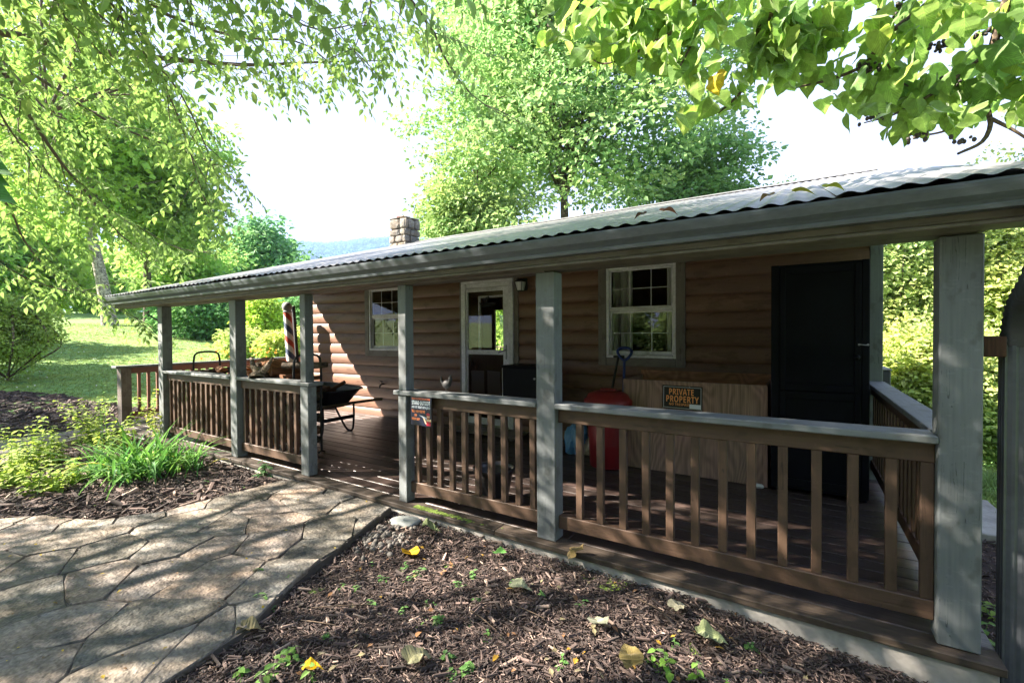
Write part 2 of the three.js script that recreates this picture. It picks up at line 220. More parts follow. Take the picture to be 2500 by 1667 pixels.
// stamped stone path: each stone is a mesh of its own
const PATH = [[-2.84, 0.062], [-2.60, 0.75], [-2.5, 1.12], [-2.28, 1.50], [-2.22, 1.95], [-1.95, 2.7], [-1.85, 4.2], [-9.9, 4.2], [-9.6, 2.3], [-9.39, 1.16], [-9.3, 0.37], [-9.36, 0.062], [-8.75, 0.062], [-8.35, 0.9], [-7.4, 1.62], [-6.3, 1.97], [-5.42, 1.9], [-5.15, 1.63], [-4.64, 1.44], [-4.39, 1.13], [-4.33, 0.59], [-4.26, 0.062]];
const pathY = (x, z) => -0.028 - 0.010 * clamp(z, 0, 2.5);
const path = new THREE.Group(); path.name = 'stone_path'; scene.add(path); tag(path, 'stamped stone path of large irregular slabs leading to the porch', 'path', null, 'structure');
{
  const base = new THREE.Shape(PATH.map(p => new THREE.Vector2(p[0], -p[1]))), bg = new THREE.ExtrudeGeometry(base, { depth: 0.16, bevelEnabled: false }); bg.rotateX(-Math.PI / 2); const bp = bg.attributes.position; for (let i = 0; i < bp.count; i++) { const t = bp.getY(i) > 0.08; bp.setY(i, pathY(bp.getX(i), bp.getZ(i)) - (t ? 0.011 : 0.2)); } bg.computeVertexNormals();
  part('path_bed', bg, mat(lin(0.10, 0.09, 0.08), { roughness: 0.95, map: grimeT }), path);
  const keep = seed; seed = 77; const S = []; const gx = 0.50, gz = 0.36;
  for (let j = -2; j < 14; j++) for (let i = -24; i < 2; i++) S.push([(i + (j & 1) * 0.5 + rr(-0.36, 0.36)) * gx, (j + rr(-0.36, 0.36)) * gz]);
  const tilt = 0.5, rot = ([x, z]) => [x * Math.cos(tilt) - z * Math.sin(tilt), x * Math.sin(tilt) + z * Math.cos(tilt)];
  const R = []; for (let j = -26; j < 26; j++) for (let i = -26; i < 26; i++) { const q = rot([(i + (j & 1) * 0.5 + rr(-0.38, 0.38)) * 0.47, (j + rr(-0.38, 0.38)) * 0.32]); R.push([q[0] - 4, q[1] + 1.5]); }
  const tones = [[0.58, 0.56, 0.53], [0.50, 0.49, 0.47], [0.60, 0.55, 0.52], [0.46, 0.46, 0.42], [0.55, 0.51, 0.50]].map((c, i) => mat(lin(c[0] * [0.96, 0.82, 1.0, 0.74, 0.88][i], c[1] * [0.94, 0.80, 0.96, 0.72, 0.86][i], c[2] * [0.92, 0.79, 0.93, 0.72, 0.84][i]), { roughness: 0.82, map: rep(stoneT, 0.8 + 0.1 * i), bumpMap: rep(stoneB, 1.2), bumpScale: 0.02 }));
  for (const s of R) {
    if (!inPoly(s[0], s[1], [[-12, -1], [0, -1], [0, 5], [-12, 5]])) continue;
    let P = PATH.map(p => p.slice());
    for (const t of R) { if (t === s) continue; const dx = t[0] - s[0], dz = t[1] - s[1], L = Math.hypot(dx, dz); if (L > 2.2) continue; const nx = dx / L, nz = dz / L, lim = L / 2 - 0.002, Q = []; for (let i = 0; i < P.length; i++) { const a = P[i], b = P[(i + 1) % P.length], da = (a[0] - s[0]) * nx + (a[1] - s[1]) * nz - lim, db = (b[0] - s[0]) * nx + (b[1] - s[1]) * nz - lim; if (da <= 0) Q.push(a); if (da * db < 0) { const k = da / (da - db); Q.push([a[0] + (b[0] - a[0]) * k, a[1] + (b[1] - a[1]) * k]); } } P = Q; if (P.length < 3) break; }
    if (P.length < 3) continue;
    let A = 0, cx = 0, cz = 0; P.forEach((a, i) => { const b = P[(i + 1) % P.length]; A += a[0] * b[1] - b[0] * a[1]; cx += a[0]; cz += a[1]; }); A = Math.abs(A / 2); cx /= P.length; cz /= P.length; if (A < 0.006) continue;
    const E = []; P.forEach((a, i) => { const b = P[(i + 1) % P.length], L = Math.hypot(b[0] - a[0], b[1] - a[1]), n = Math.max(1, Math.round(L / 0.13)); for (let k = 0; k < n; k++) { const t = k / n; E.push([a[0] + (b[0] - a[0]) * t, a[1] + (b[1] - a[1]) * t]); } });
    const J = E.map(([x, z]) => [x + (vn(x * 11, z * 11) - 0.5) * 0.028, z + (vn(x * 11 + 40, z * 11) - 0.5) * 0.028]);
    const C = J.map((a, i) => { const p = J[(i + J.length - 1) % J.length], b = J[(i + 1) % J.length]; return [a[0] * 0.86 + (p[0] + b[0]) * 0.07, a[1] * 0.86 + (p[1] + b[1]) * 0.07]; });
    const g = new THREE.ExtrudeGeometry(new THREE.Shape(C.map(p => new THREE.Vector2(p[0], -p[1]))), { depth: 0.02, bevelEnabled: true, bevelThickness: 0.007, bevelSize: 0.005, bevelOffset: -0.003, bevelSegments: 1 });
    g.rotateX(-Math.PI / 2); const lift = rr(-0.004, 0.005), p = g.attributes.position; for (let i = 0; i < p.count; i++) p.setY(i, p.getY(i) - 0.027 + pathY(p.getX(i), p.getZ(i)) + lift);
    g.computeVertexNormals(); part('paving_stone', g, tones[Math.floor(rnd() * 5)], path);
  }
  seed = keep;
}
// bark mulch chips, loose on the beds
{
  const g = box(1, 0.12, 0.30, 0.05), p = g.attributes.position; for (let i = 0; i < p.count; i++) { const x = p.getX(i); p.setY(i, p.getY(i) + x * x * 0.25); p.setZ(i, p.getZ(i) * (1 - 0.9 * Math.abs(x) * (x > 0 ? 1 : 0.5))); } g.computeVertexNormals();
  const chips = (poly, n, dens, s0, s1) => {
    const m = [], c = []; let x0 = 1e9, x1 = -1e9, z0 = 1e9, z1 = -1e9; for (const [x, z] of poly) { x0 = Math.min(x0, x); x1 = Math.max(x1, x); z0 = Math.min(z0, z); z1 = Math.max(z1, z); }
    for (let k = 0; k < n; k++) { const x = rr(x0, x1), z = rr(z0, z1); if (!inPoly(x, z, poly) || rnd() > dens(x, z) || inPoly(x, z, PATH)) continue; const s = rr(s0, s1) * (rnd() < 0.05 ? 2.4 : 1), w = rr(0.35, 0.95); m.push(M4(V(x, H(x, z) + rr(0.004, 0.026), z), EU(rr(-0.35, 0.35), rr(0, 6.28), rr(-0.4, 0.4), 'YXZ'), V(s, s * rr(0.7, 1.6), s * w))); const t = rr(0.45, 1.6), d = rnd(); c.push(d < 0.09 ? lin(0.27 * t, 0.20 * t, 0.16 * t) : d < 0.45 ? lin(0.110 * t, 0.077 * t, 0.066 * t) : lin(0.046 * t, 0.034 * t, 0.030 * t)); }
    return [m, c];
  };
  const cm = mat(0xffffff, { roughness: 0.85 });
  const a = chips(BED_A, 380000, (x, z) => x < 1.0 && z < 2.2 && z > -0.05 ? 1 : 0.25, 0.010, 0.036); tag(inst('bark_mulch', g, cm, a[0], a[1], scene), 'shredded bark mulch in front of the right railing', 'mulch');
  const b = chips(BED_B, 26000, () => 1, 0.03, 0.075); tag(inst('bark_mulch', g, cm, b[0], b[1], scene), 'shredded bark mulch round the lily clump', 'mulch');
  const c2 = chips(BED_C, 14000, () => 1, 0.05, 0.12); tag(inst('bark_mulch', g, cm, c2[0], c2[1], scene), 'bark mulch by the far walkway and lawn', 'mulch');
  // pebbles beside the path corner
  const pg = new THREE.IcosahedronGeometry(1, 1), m = [], c = []; for (let k = 0; k < 130; k++) { const x = -2.70 + Math.abs(gs()) * 0.30, z = 0.40 + gs() * 0.26; if (x < -2.84 + 0.27 * z + 0.05 || z < 0.08) continue; const s = rr(0.008, 0.022); m.push(M4(V(x, H(x, z) + 0.024, z), EU(rr(0, 6), rr(0, 6), rr(0, 6)), V(s * 1.3, s * 0.8, s))); const t = rr(0.05, 0.16); c.push(lin(t * 1.1, t, t * 0.88)); }
  tag(inst('pebbles', pg, mat(0xffffff, { roughness: 0.8 }), m, c, scene), 'small rounded pebbles beside the path corner at the porch', 'pebbles');
}
// grass on the lawn
{
  const bl = []; for (let k = 0; k < 7; k++) { const a = rr(0, 6.28), r = rr(0, 0.5), h = rr(0.6, 1.1), l = rr(0.15, 0.55), x = Math.cos(a) * r, z = Math.sin(a) * r, wx = -Math.sin(a) * 0.09, wz = Math.cos(a) * 0.09, ox = Math.cos(a) * l, oz = Math.sin(a) * l; bl.push(x - wx, 0, z - wz, x + wx, 0, z + wz, x + ox * 0.4 + wx * 0.6, h * 0.65, z + oz * 0.4 + wz * 0.6, x - wx, 0, z - wz, x + ox * 0.4 + wx * 0.6, h * 0.65, z + oz * 0.4 + wz * 0.6, x + ox, h, z + oz); }
  const g = new THREE.BufferGeometry(); g.setAttribute('position', new THREE.Float32BufferAttribute(bl, 3)); g.computeVertexNormals();
  const m = [], c = [], fm = [], fc = [];
  const put = (x, z, s) => { m.push(M4(V(x, H(x, z) - 0.005, z), EU(0, rr(0, 6.28), 0), V(s * 1.3, s * rr(0.7, 1.2), s * 1.3))); const t = rr(0.75, 1.25), y = fbm(x * 0.5 + 80, z * 0.5 + 80, 0, 0, 3); c.push(lin((0.19 + y * 0.14) * t, (0.30 + y * 0.08) * t, 0.10 * t)); };
  let n = 0; while (n < 62000) { const x = -9.8 - 34 * Math.pow(rnd(), 1.5), z = rr(-22, 4); if (inPoly(x, z, BED_C) || (x > -10.2 && z > -5.5)) { n++; continue; } put(x, z, rr(0.035, 0.065)); n++; if (n % 30 === 0 && fbm(x * 0.7 + 3, z * 0.7 + 3, 0, 0, 2) > 0.5) { fm.push(M4(V(x, H(x, z) + rr(0.05, 0.09), z), EU(0, 0, 0), rr(0.010, 0.02))); fc.push(lin(0.7, 0.7, 0.66)); } }
  for (let k = 0; k < 7000; k++) { const x = rr(0.9, 6), z = rr(-9, -2.0); if (inPoly(x, z, BED_A)) continue; put(x, z, rr(0.05, 0.09)); }
  tag(inst('lawn_grass', g, M.grass, m, c, scene), 'short mown lawn grass', 'grass');
  tag(inst('clover_flowers', new THREE.IcosahedronGeometry(1, 0), mat(0xffffff), fm, fc, scene), 'tiny white clover flowers in the lawn', 'clover');
}
// concrete slab at the foot of the right side of the house
tag(part('concrete_slab', span(1.0, 1.42, -0.22, -0.13, -3.0, -2.05, 0.008), M.concrete, scene), 'pale concrete slab lying in the mulch right of the porch', 'slab');

// ---------------------------------------------------------------- cabin
const cabin = thing('log_cabin', 'brown log cabin with grey corrugated metal roof and stone chimney', 'cabin');
const XL = -8.25, XR = 0.64, ZW = -2.72, ZB = -8.5, SL = 0.289, ZE = 0.20, YE = 1.972, ZR = -5.6;
const roofY = z => YE + SL * (ZE - z), YR = roofY(ZR);
const OPEN = [[-6.39, -5.45, 1.09, 2.20], [-4.24, -3.36, 0.02, 2.13], [-2.07, -1.13, 1.06, 2.21]];   // window, door, window
{
  // carcass of the front wall, in pieces round the openings
  const z0 = ZW - 0.14, z1 = ZW - 0.012, cut = [XL, ...OPEN.flatMap(o => [o[0], o[1]]), XR];
  for (let i = 0; i < cut.length - 1; i += 2) part('wall', span(cut[i], cut[i + 1], -0.25, 2.74, z0, z1, 0.002), M.interior, cabin);
  for (const o of OPEN) { part('wall', span(o[0], o[1], o[3], 2.74, z0, z1, 0.002), M.interior, cabin); if (o[2] > 0.1) part('wall', span(o[0], o[1], -0.25, o[2], z0, z1, 0.002), M.interior, cabin); }
  part('wall', span(XL, XL + 0.13, -0.25, 2.74, ZB, z0 - 0.002, 0.002), M.siding, cabin); part('wall', span(XR - 0.13, XR, -0.25, 2.74, ZB, z0 - 0.002, 0.002), M.siding, cabin);
  // back wall with a glazed opening onto the back deck
  part('wall', span(XL, -11.0 + 2.8, -0.25, 2.74, ZB - 0.14, ZB - 0.002, 0.002), M.siding, cabin);
  const BO = [-7.76, -6.15, 0.02, 2.1];
  part('wall', span(-8.198, BO[0], -0.25, 2.74, ZB - 0.14, ZB - 0.002, 0.002), M.interior, cabin); part('wall', span(BO[1], XR, -0.25, 2.74, ZB - 0.14, ZB - 0.002, 0.002), M.interior, cabin); part('wall', span(BO[0], BO[1], BO[3], 2.74, ZB - 0.14, ZB - 0.002, 0.002), M.interior, cabin);
  part('interior_floor', span(XL + 0.132, XR - 0.132, -0.2, 0.0, ZB, z0 - 0.004, 0.002), M.interior, cabin);
  part('interior_ceiling', span(XL + 0.132, XR - 0.132, 2.46, 2.52, ZB, z0 - 0.004, 0.002), M.interior, cabin);
  const bd = grp('back_door', cabin); for (const x of [BO[0] + 0.03, -7.05, BO[1] - 0.03]) part('stile', span(x - 0.03, x + 0.03, 0.02, 2.08, ZB - 0.1, ZB - 0.05), M.white, bd); part('pane', new THREE.PlaneGeometry(1.74, 2.06).translate(-7.05, 1.05, ZB - 0.075), M.glass, bd);
  // gables
  for (const [x, s] of [[XL, 1], [XR - 0.13, 1]]) { const sh = new THREE.Shape([[-ZW - 0.0, 2.742], [-ZB, 2.742], [-ZB, Math.min(roofY(ZW) - 0.12, 2.76)], [-ZR, YR - 0.12], [-ZW, roofY(ZW) - 0.12]].map(a => new THREE.Vector2(...a))); const g = new THREE.ExtrudeGeometry(sh, { depth: 0.13, bevelEnabled: false }); g.rotateY(Math.PI / 2).translate(x, 0, 0); part('gable', g, M.siding, cabin); }
  // half-log siding, one mesh per board
  const prof = []; for (let k = 0; k <= 12; k++) { const t = k / 12; prof.push([t * 0.184, 0.004 + 0.034 * Math.pow(Math.sin(Math.PI * (0.02 + 0.95 * Math.pow(t, 0.9))), 0.42)]); }
  const board = (x0, x1, y0, hi) => {
    const P = [], U = [], I = [], n = prof.length, ou = rnd() * 9, ov = rnd() * 9; const L = [[0, -0.012], ...prof, [0.184, -0.012]];
    for (let e = 0; e < 2; e++) for (const [y, z] of L) { const yy = Math.min(y, hi); P.push(e ? x1 : x0, y0 + yy, ZW + z); U.push((e ? x1 : x0) + ou, yy + ov); }
    const q = L.length; for (let k = 0; k < q - 1; k++) I.push(k, q + k, k + 1, k + 1, q + k, q + k + 1);
    let g = new THREE.BufferGeometry(); g.setAttribute('position', new THREE.Float32BufferAttribute(P, 3)); g.setAttribute('uv', new THREE.Float32BufferAttribute(U, 2)); g.setIndex(I); g.computeVertexNormals(); return toCreasedNormals(g, 0.9);
  };
  for (let r = 0; r < 16; r++) {
    const y0 = -0.076 + r * 0.1866, hi = Math.min(0.184, 2.72 - y0), mid = y0 + 0.09; if (hi < 0.05) break;
    let xs = [XL + 0.09, XR - 0.094]; const segs = []; let a = xs[0]; for (const o of OPEN) if (mid > o[2] - 0.02 && mid < o[3] + 0.03) { segs.push([a, o[0] - 0.03]); a = o[1] + 0.03; } segs.push([a, xs[1]]);
    for (const [u, v] of segs) { if (v - u > 5 ) { const c = rr(u + 2, v - 2); part('siding_board', board(u, c - 0.0015, y0, hi), M.siding, cabin); part('siding_board', board(c + 0.0015, v, y0, hi), M.siding2, cabin); } else part('siding_board', board(u, v, y0, hi), rnd() < 0.5 ? M.siding : M.siding2, cabin); }
  }
  part('corner_board', span(XR - 0.092, XR + 0.006, -0.2, 2.72, ZW - 0.01, ZW + 0.036), M.post, cabin); part('corner_board', span(XL - 0.006, XL + 0.088, -0.2, 2.72, ZW - 0.01, ZW + 0.036), M.post, cabin);
}
function windowUnit(x0, x1, y0, y1, lab) {
  const w = grp('window', cabin); w.userData.label = lab; const zc = ZW + 0.052, t = 0.1;
  // casing
  part('casing', span(x0 - t, x0 - 0.001, y0 - t, y1 + t, ZW - 0.01, zc), M.casing, w); part('casing', span(x1 + 0.001, x1 + t, y0 - t, y1 + t, ZW - 0.01, zc), M.casing, w);
  part('casing', span(x0, x1, y1 + 0.001, y1 + t, ZW - 0.01, zc - 0.002), M.casing, w); part('sill', span(x0, x1, y0 - t, y0 - 0.001, ZW - 0.01, zc - 0.002), M.casing, w);
  const f = (a, b, c, d, e, z, n = 'frame') => part(n, span(a, b, c, d, z, z + e, 0.003), M.white, w), zz = ZW - 0.03;
  f(x0, x0 + 0.032, y0, y1, 0.075, zz); f(x1 - 0.032, x1, y0, y1, 0.075, zz); f(x0 + 0.033, x1 - 0.033, y1 - 0.032, y1, 0.073, zz); f(x0 + 0.033, x1 - 0.033, y0, y0 + 0.034, 0.08, zz);
  const ym = y0 + 0.575, a = x0 + 0.033, b = x1 - 0.033; f(a, b, ym - 0.018, ym + 0.018, 0.04, zz + 0.012, 'meeting_rail');
  // upper sash nearer the street, lower sash behind it
  for (const [c, d, z] of [[ym + 0.019, y1 - 0.033, ZW + 0.004], [y0 + 0.035, ym - 0.019, ZW - 0.022]]) {
    f(a, a + 0.022, c, d, 0.02, z, 'sash'); f(b - 0.022, b, c, d, 0.02, z, 'sash'); f(a + 0.023, b - 0.023, d - 0.02, d, 0.019, z, 'sash'); f(a + 0.023, b - 0.023, c, c + (z < ZW ? 0.045 : 0.018), 0.019, z, 'sash');
    const W = b - a; for (const k of [1, 2]) f(a + W * k / 3 - 0.005, a + W * k / 3 + 0.005, c + 0.02, d - 0.021, 0.006, z + 0.003, 'muntin'); f(a + 0.024, b - 0.024, (c + d) / 2 - 0.005, (c + d) / 2 + 0.005, 0.007, z + 0.0025, 'muntin');
    part('pane', new THREE.PlaneGeometry(b - a - 0.03, d - c - 0.02).translate((a + b) / 2, (c + d) / 2, z + 0.012), M.glass, w);
  }
  return w;
}
windowUnit(-6.325, -5.5, 1.12, 2.18, 'white sash window left of the door'); windowUnit(-2.013, -1.187, 1.087, 2.18, 'white sash window above the red bin');
{ // curtains behind the right window
  const cg = (x0, x1, n) => { const g = new THREE.PlaneGeometry(x1 - x0, 1.25, 40, 1), p = g.attributes.position; for (let i = 0; i < p.count; i++) p.setZ(i, 0.025 * Math.sin(p.getX(i) * n) + 0.01 * Math.sin(p.getX(i) * n * 2.3)); g.computeVertexNormals(); return g.translate((x0 + x1) / 2, 1.65, ZW - 0.26); };
  const cm = leafM(lin(0.62, 0.62, 0.58), 0.3);
  tag(part('curtain', cg(-2.1, -1.78, 60), cm, scene), 'pale curtain hanging at the left of the right window', 'curtain'); tag(part('curtain', cg(-1.36, -1.1, 60), cm, scene), 'pale curtain hanging at the right of the right window', 'curtain');
}
// storm door
{
  const d = grp('storm_door', cabin); d.userData.label = 'white storm door with dark lower panel'; const x0 = -4.262, x1 = -3.353, z = ZW + 0.01, W = (a, b, c, e, z0, z1, n) => part(n, span(a, b, c, e, z0, z1, 0.004), M.white, d);
  part('casing', span(x0 - 0.05, x0 - 0.001, 0.0, 2.17, ZW - 0.01, ZW + 0.05), M.casing, d); part('casing', span(x1 + 0.001, x1 + 0.075, 0.0, 2.17, ZW - 0.01, ZW + 0.05), M.casing, d); part('casing', span(x0 - 0.05, x1 + 0.075, 2.1715, 2.24, ZW - 0.01, ZW + 0.05), M.casing, d);
  W(x0, x0 + 0.075, 0.06, 2.12, ZW - 0.02, ZW + 0.075, 'jamb'); W(x1 - 0.075, x1, 0.06, 2.12, ZW - 0.02, ZW + 0.075, 'jamb'); W(x0, x1, 2.121, 2.17, ZW - 0.02, ZW + 0.075, 'head'); W(x0 + 0.076, x1 - 0.076, 2.06, 2.119, ZW - 0.02, ZW + 0.06, 'head');
  part('threshold', span(x0, x1, 0.0, 0.058, ZW - 0.1, ZW + 0.09), M.metal, d);
  const a = x0 + 0.079, b = x1 - 0.079, zz = ZW + 0.02; W(a, a + 0.026, 0.075, 2.055, zz, zz + 0.035, 'stile'); W(b - 0.095, b, 0.075, 2.055, zz, zz + 0.035, 'stile'); W(a + 0.027, b - 0.096, 2.0, 2.055, zz, zz + 0.033, 'rail'); W(a + 0.027, b - 0.096, 1.09, 1.155, zz, zz + 0.033, 'rail'); W(a + 0.027, b - 0.096, 0.075, 0.17, zz, zz + 0.033, 'rail');
  part('pane', new THREE.PlaneGeometry(b - a - 0.12, 0.85).translate((a + 0.026 + b - 0.095) / 2, 1.578, zz + 0.016), M.glass, d);
  part('lower_panel', span(a + 0.028, b - 0.097, 0.171, 1.089, zz + 0.006, zz + 0.016, 0.002), mat(lin(0.035, 0.020, 0.016), { roughness: 0.12, map: grainT }), d);
  for (const [u, v] of [[a + 0.08, (a + b) / 2 - 0.065], [(a + b) / 2 - 0.005, b - 0.155]]) for (const [p, q] of [[0.28, 0.85]]) part('raised_panel', box(v - u, q - p, 0.012, 0.005).translate((u + v) / 2, (p + q) / 2, zz + 0.0165), mat(lin(0.04, 0.023, 0.018), { roughness: 0.3, map: grainT }), d);
  part('handle_plate', box(0.024, 0.20, 0.01, 0.004).translate(b - 0.04, 1.13, zz + 0.04), M.metal, d); part('lever', pipe([V(b - 0.04, 1.155, zz + 0.045), V(b - 0.045, 1.156, zz + 0.07), V(b - 0.10, 1.14, zz + 0.072), V(b - 0.155, 1.12, zz + 0.07)], 0.006, 6), M.iron, d);
  // inner door standing behind: white light frame and dark slab
  const w2 = (p, q, r, s) => part('inner_frame', span(p, q, r, s, ZW - 0.12, ZW - 0.08), M.white, d); w2(-4.06, -4.03, 1.1, 1.92); w2(-4.06, -3.40, 1.92, 1.95);
}
{ // welcome sign on the glass
  const font = await new FontLoader().loadAsync('fonts/droid/droid_serif_bold.typeface.json');
  const g = new TextGeometry('Welcome', { font, size: 0.045, depth: 0.004, curveSegments: 3 }); g.computeBoundingBox(); g.translate(-g.boundingBox.max.x / 2, 0, 0);
  const s = thing('welcome_sign', 'small black Welcome sign hanging in the storm door glass', 'sign', [-3.80, 1.80, ZW + 0.05]); part('lettering', g, M.blackRough, s);
  part('scroll', pipe([V(-0.13, -0.012, 0), V(-0.07, -0.02, 0), V(0, -0.012, 0), V(0.07, -0.02, 0), V(0.13, -0.012, 0)], 0.006, 5), M.blackRough, s); const leafs = []; for (let k = 0; k < 9; k++) { const a = rr(0, 6.28), r = rr(0, 0.035); leafs.push(new THREE.SphereGeometry(0.014, 6, 5).scale(1, 1.3, 0.3).translate(Math.cos(a) * r, 0.085 + Math.sin(a) * r * 1.3, 0)); } part('ornament', merge(leafs), M.blackRough, s);
}
// roof
const roof = grp('roof', cabin);
{
  const XA = -8.53, XB = 0.92, pitch = 0.0978, nP = 12, pw = (XB - XA) / nP;
  const panel = (x0, x1, z0, z1, yf, amp) => {
    const n = Math.round((x1 - x0) / pitch) * 8, m = 10, P = [], U = [], I = [], Nn = []; const skew = rr(-0.006, 0.006), lift = rr(0, 0.004);
    for (let j = 0; j <= m; j++) for (let i = 0; i <= n; i++) { const x = x0 + (x1 - x0) * i / n, z = z0 + (z1 - z0) * j / m, ph = (x - XA) / pitch; const wv = Math.cos(ph * 6.2832), w = amp * (wv > 0 ? Math.pow(wv, 0.8) : -Math.pow(-wv, 1.0)); P.push(x, yf(z) + w + lift + (j === 0 ? skew : 0) + 0.004 * (vn(x * 3, z * 2) - 0.5), z); U.push(x, z); }
    for (let j = 0; j < m; j++) for (let i = 0; i < n; i++) { const a = j * (n + 1) + i; if (z1 < z0) I.push(a, a + 1, a + n + 1, a + 1, a + n + 2, a + n + 1); else I.push(a, a + n + 1, a + 1, a + 1, a + n + 1, a + n + 2); }
    const g = new THREE.BufferGeometry(); g.setAttribute('position', new THREE.Float32BufferAttribute(P, 3)); g.setAttribute('uv', new THREE.Float32BufferAttribute(U, 2)); g.setIndex(I); g.computeVertexNormals(); return g;
  };
  const mats2 = [M.metal, mat(lin(0.33, 0.33, 0.34), { roughness: 0.45, metalness: 0.55, map: rep(grimeT, 0.7) }), mat(lin(0.42, 0.42, 0.42), { roughness: 0.4, metalness: 0.5, map: rep(grimeT, 0.5) })];
  for (let k = 0; k < nP; k++) { const a = XA + k * pw, b = a + pw; part('roof_panel', panel(a, b, ZE + 0.045, ZR, z => roofY(z) + 0.012, 0.0065), mats2[k % 3], roof); part('roof_panel', panel(a, b, ZR * 2 - ZE - 0.0, ZR, z => YR - SL * (ZR - z) + 0.012, 0.0105), mats2[(k + 1) % 3], roof); }
  // ridge cap
  { const sh = new THREE.Shape([[-0.16, -0.035], [0, 0.022], [0.16, -0.035], [0.16, -0.031], [0, 0.028], [-0.16, -0.031]].map(a => new THREE.Vector2(...a))); const g = new THREE.ExtrudeGeometry(sh, { depth: XB - XA + 0.02, bevelEnabled: false }); g.rotateY(Math.PI / 2).translate(XA - 0.01, YR + 0.02, ZR); part('ridge_cap', g, M.metal, roof); }
  // sheathing under the metal and rafters
  for (const s of [0, 1]) { const z0 = s ? ZR * 2 - ZE + 0.05 : ZE - 0.06, L = Math.hypot(z0 - ZR, SL * (z0 - ZR)), g = box(XB - XA - 0.06, 0.018, L, 0.002); const m = part('sheathing', g, mat(lin(0.20, 0.14, 0.09), { map: grainT }), roof, [(XA + XB) / 2, (YR + (YE - SL * 0.06 * -1 * 0)) / 2 + (s ? 0 : 0) - 0.016, (z0 + ZR) / 2]); m.position.y = (YR + YR - SL * Math.abs(z0 - ZR)) / 2 - 0.018; m.rotation.x = s ? -Math.atan(SL) : Math.atan(SL); }
  for (let k = 1; k < 16; k++) { const x = XA + 0.12 + k * (XB - XA - 0.24) / 15, L = Math.hypot(ZE - 0.1 - ZW, SL * (ZE - 0.1 - ZW)); const m = part('rafter', box(0.04, 0.10, L, 0.003), M.fascia, roof, [x, roofY((ZE - 0.1 + ZW) / 2) - 0.082, (ZE - 0.1 + ZW) / 2]); m.rotation.x = Math.atan(SL); }
  part('fascia', span(XA + 0.04, XB - 0.02, YE - 0.155, YE - 0.03, ZE - 0.075, ZE - 0.05), M.fascia, roof); part('fascia', span(XA + 0.06, XB - 0.02, YE - 0.175, YE - 0.156, ZE - 0.20, ZE - 0.045), M.fascia, roof);
  for (const x of [XA + 0.01, XB - 0.03]) for (const s of [0, 1]) { const z0 = s ? ZR * 2 - ZE : ZE - 0.04, L = Math.hypot(z0 - ZR, SL * (z0 - ZR)); const m = part('barge_board', box(0.025, 0.09, L, 0.003), M.fascia, roof, [x, (YR + YR - SL * Math.abs(z0 - ZR)) / 2 - 0.052, (z0 + ZR) / 2]); m.rotation.x = s ? -Math.atan(SL) : Math.atan(SL); }
}
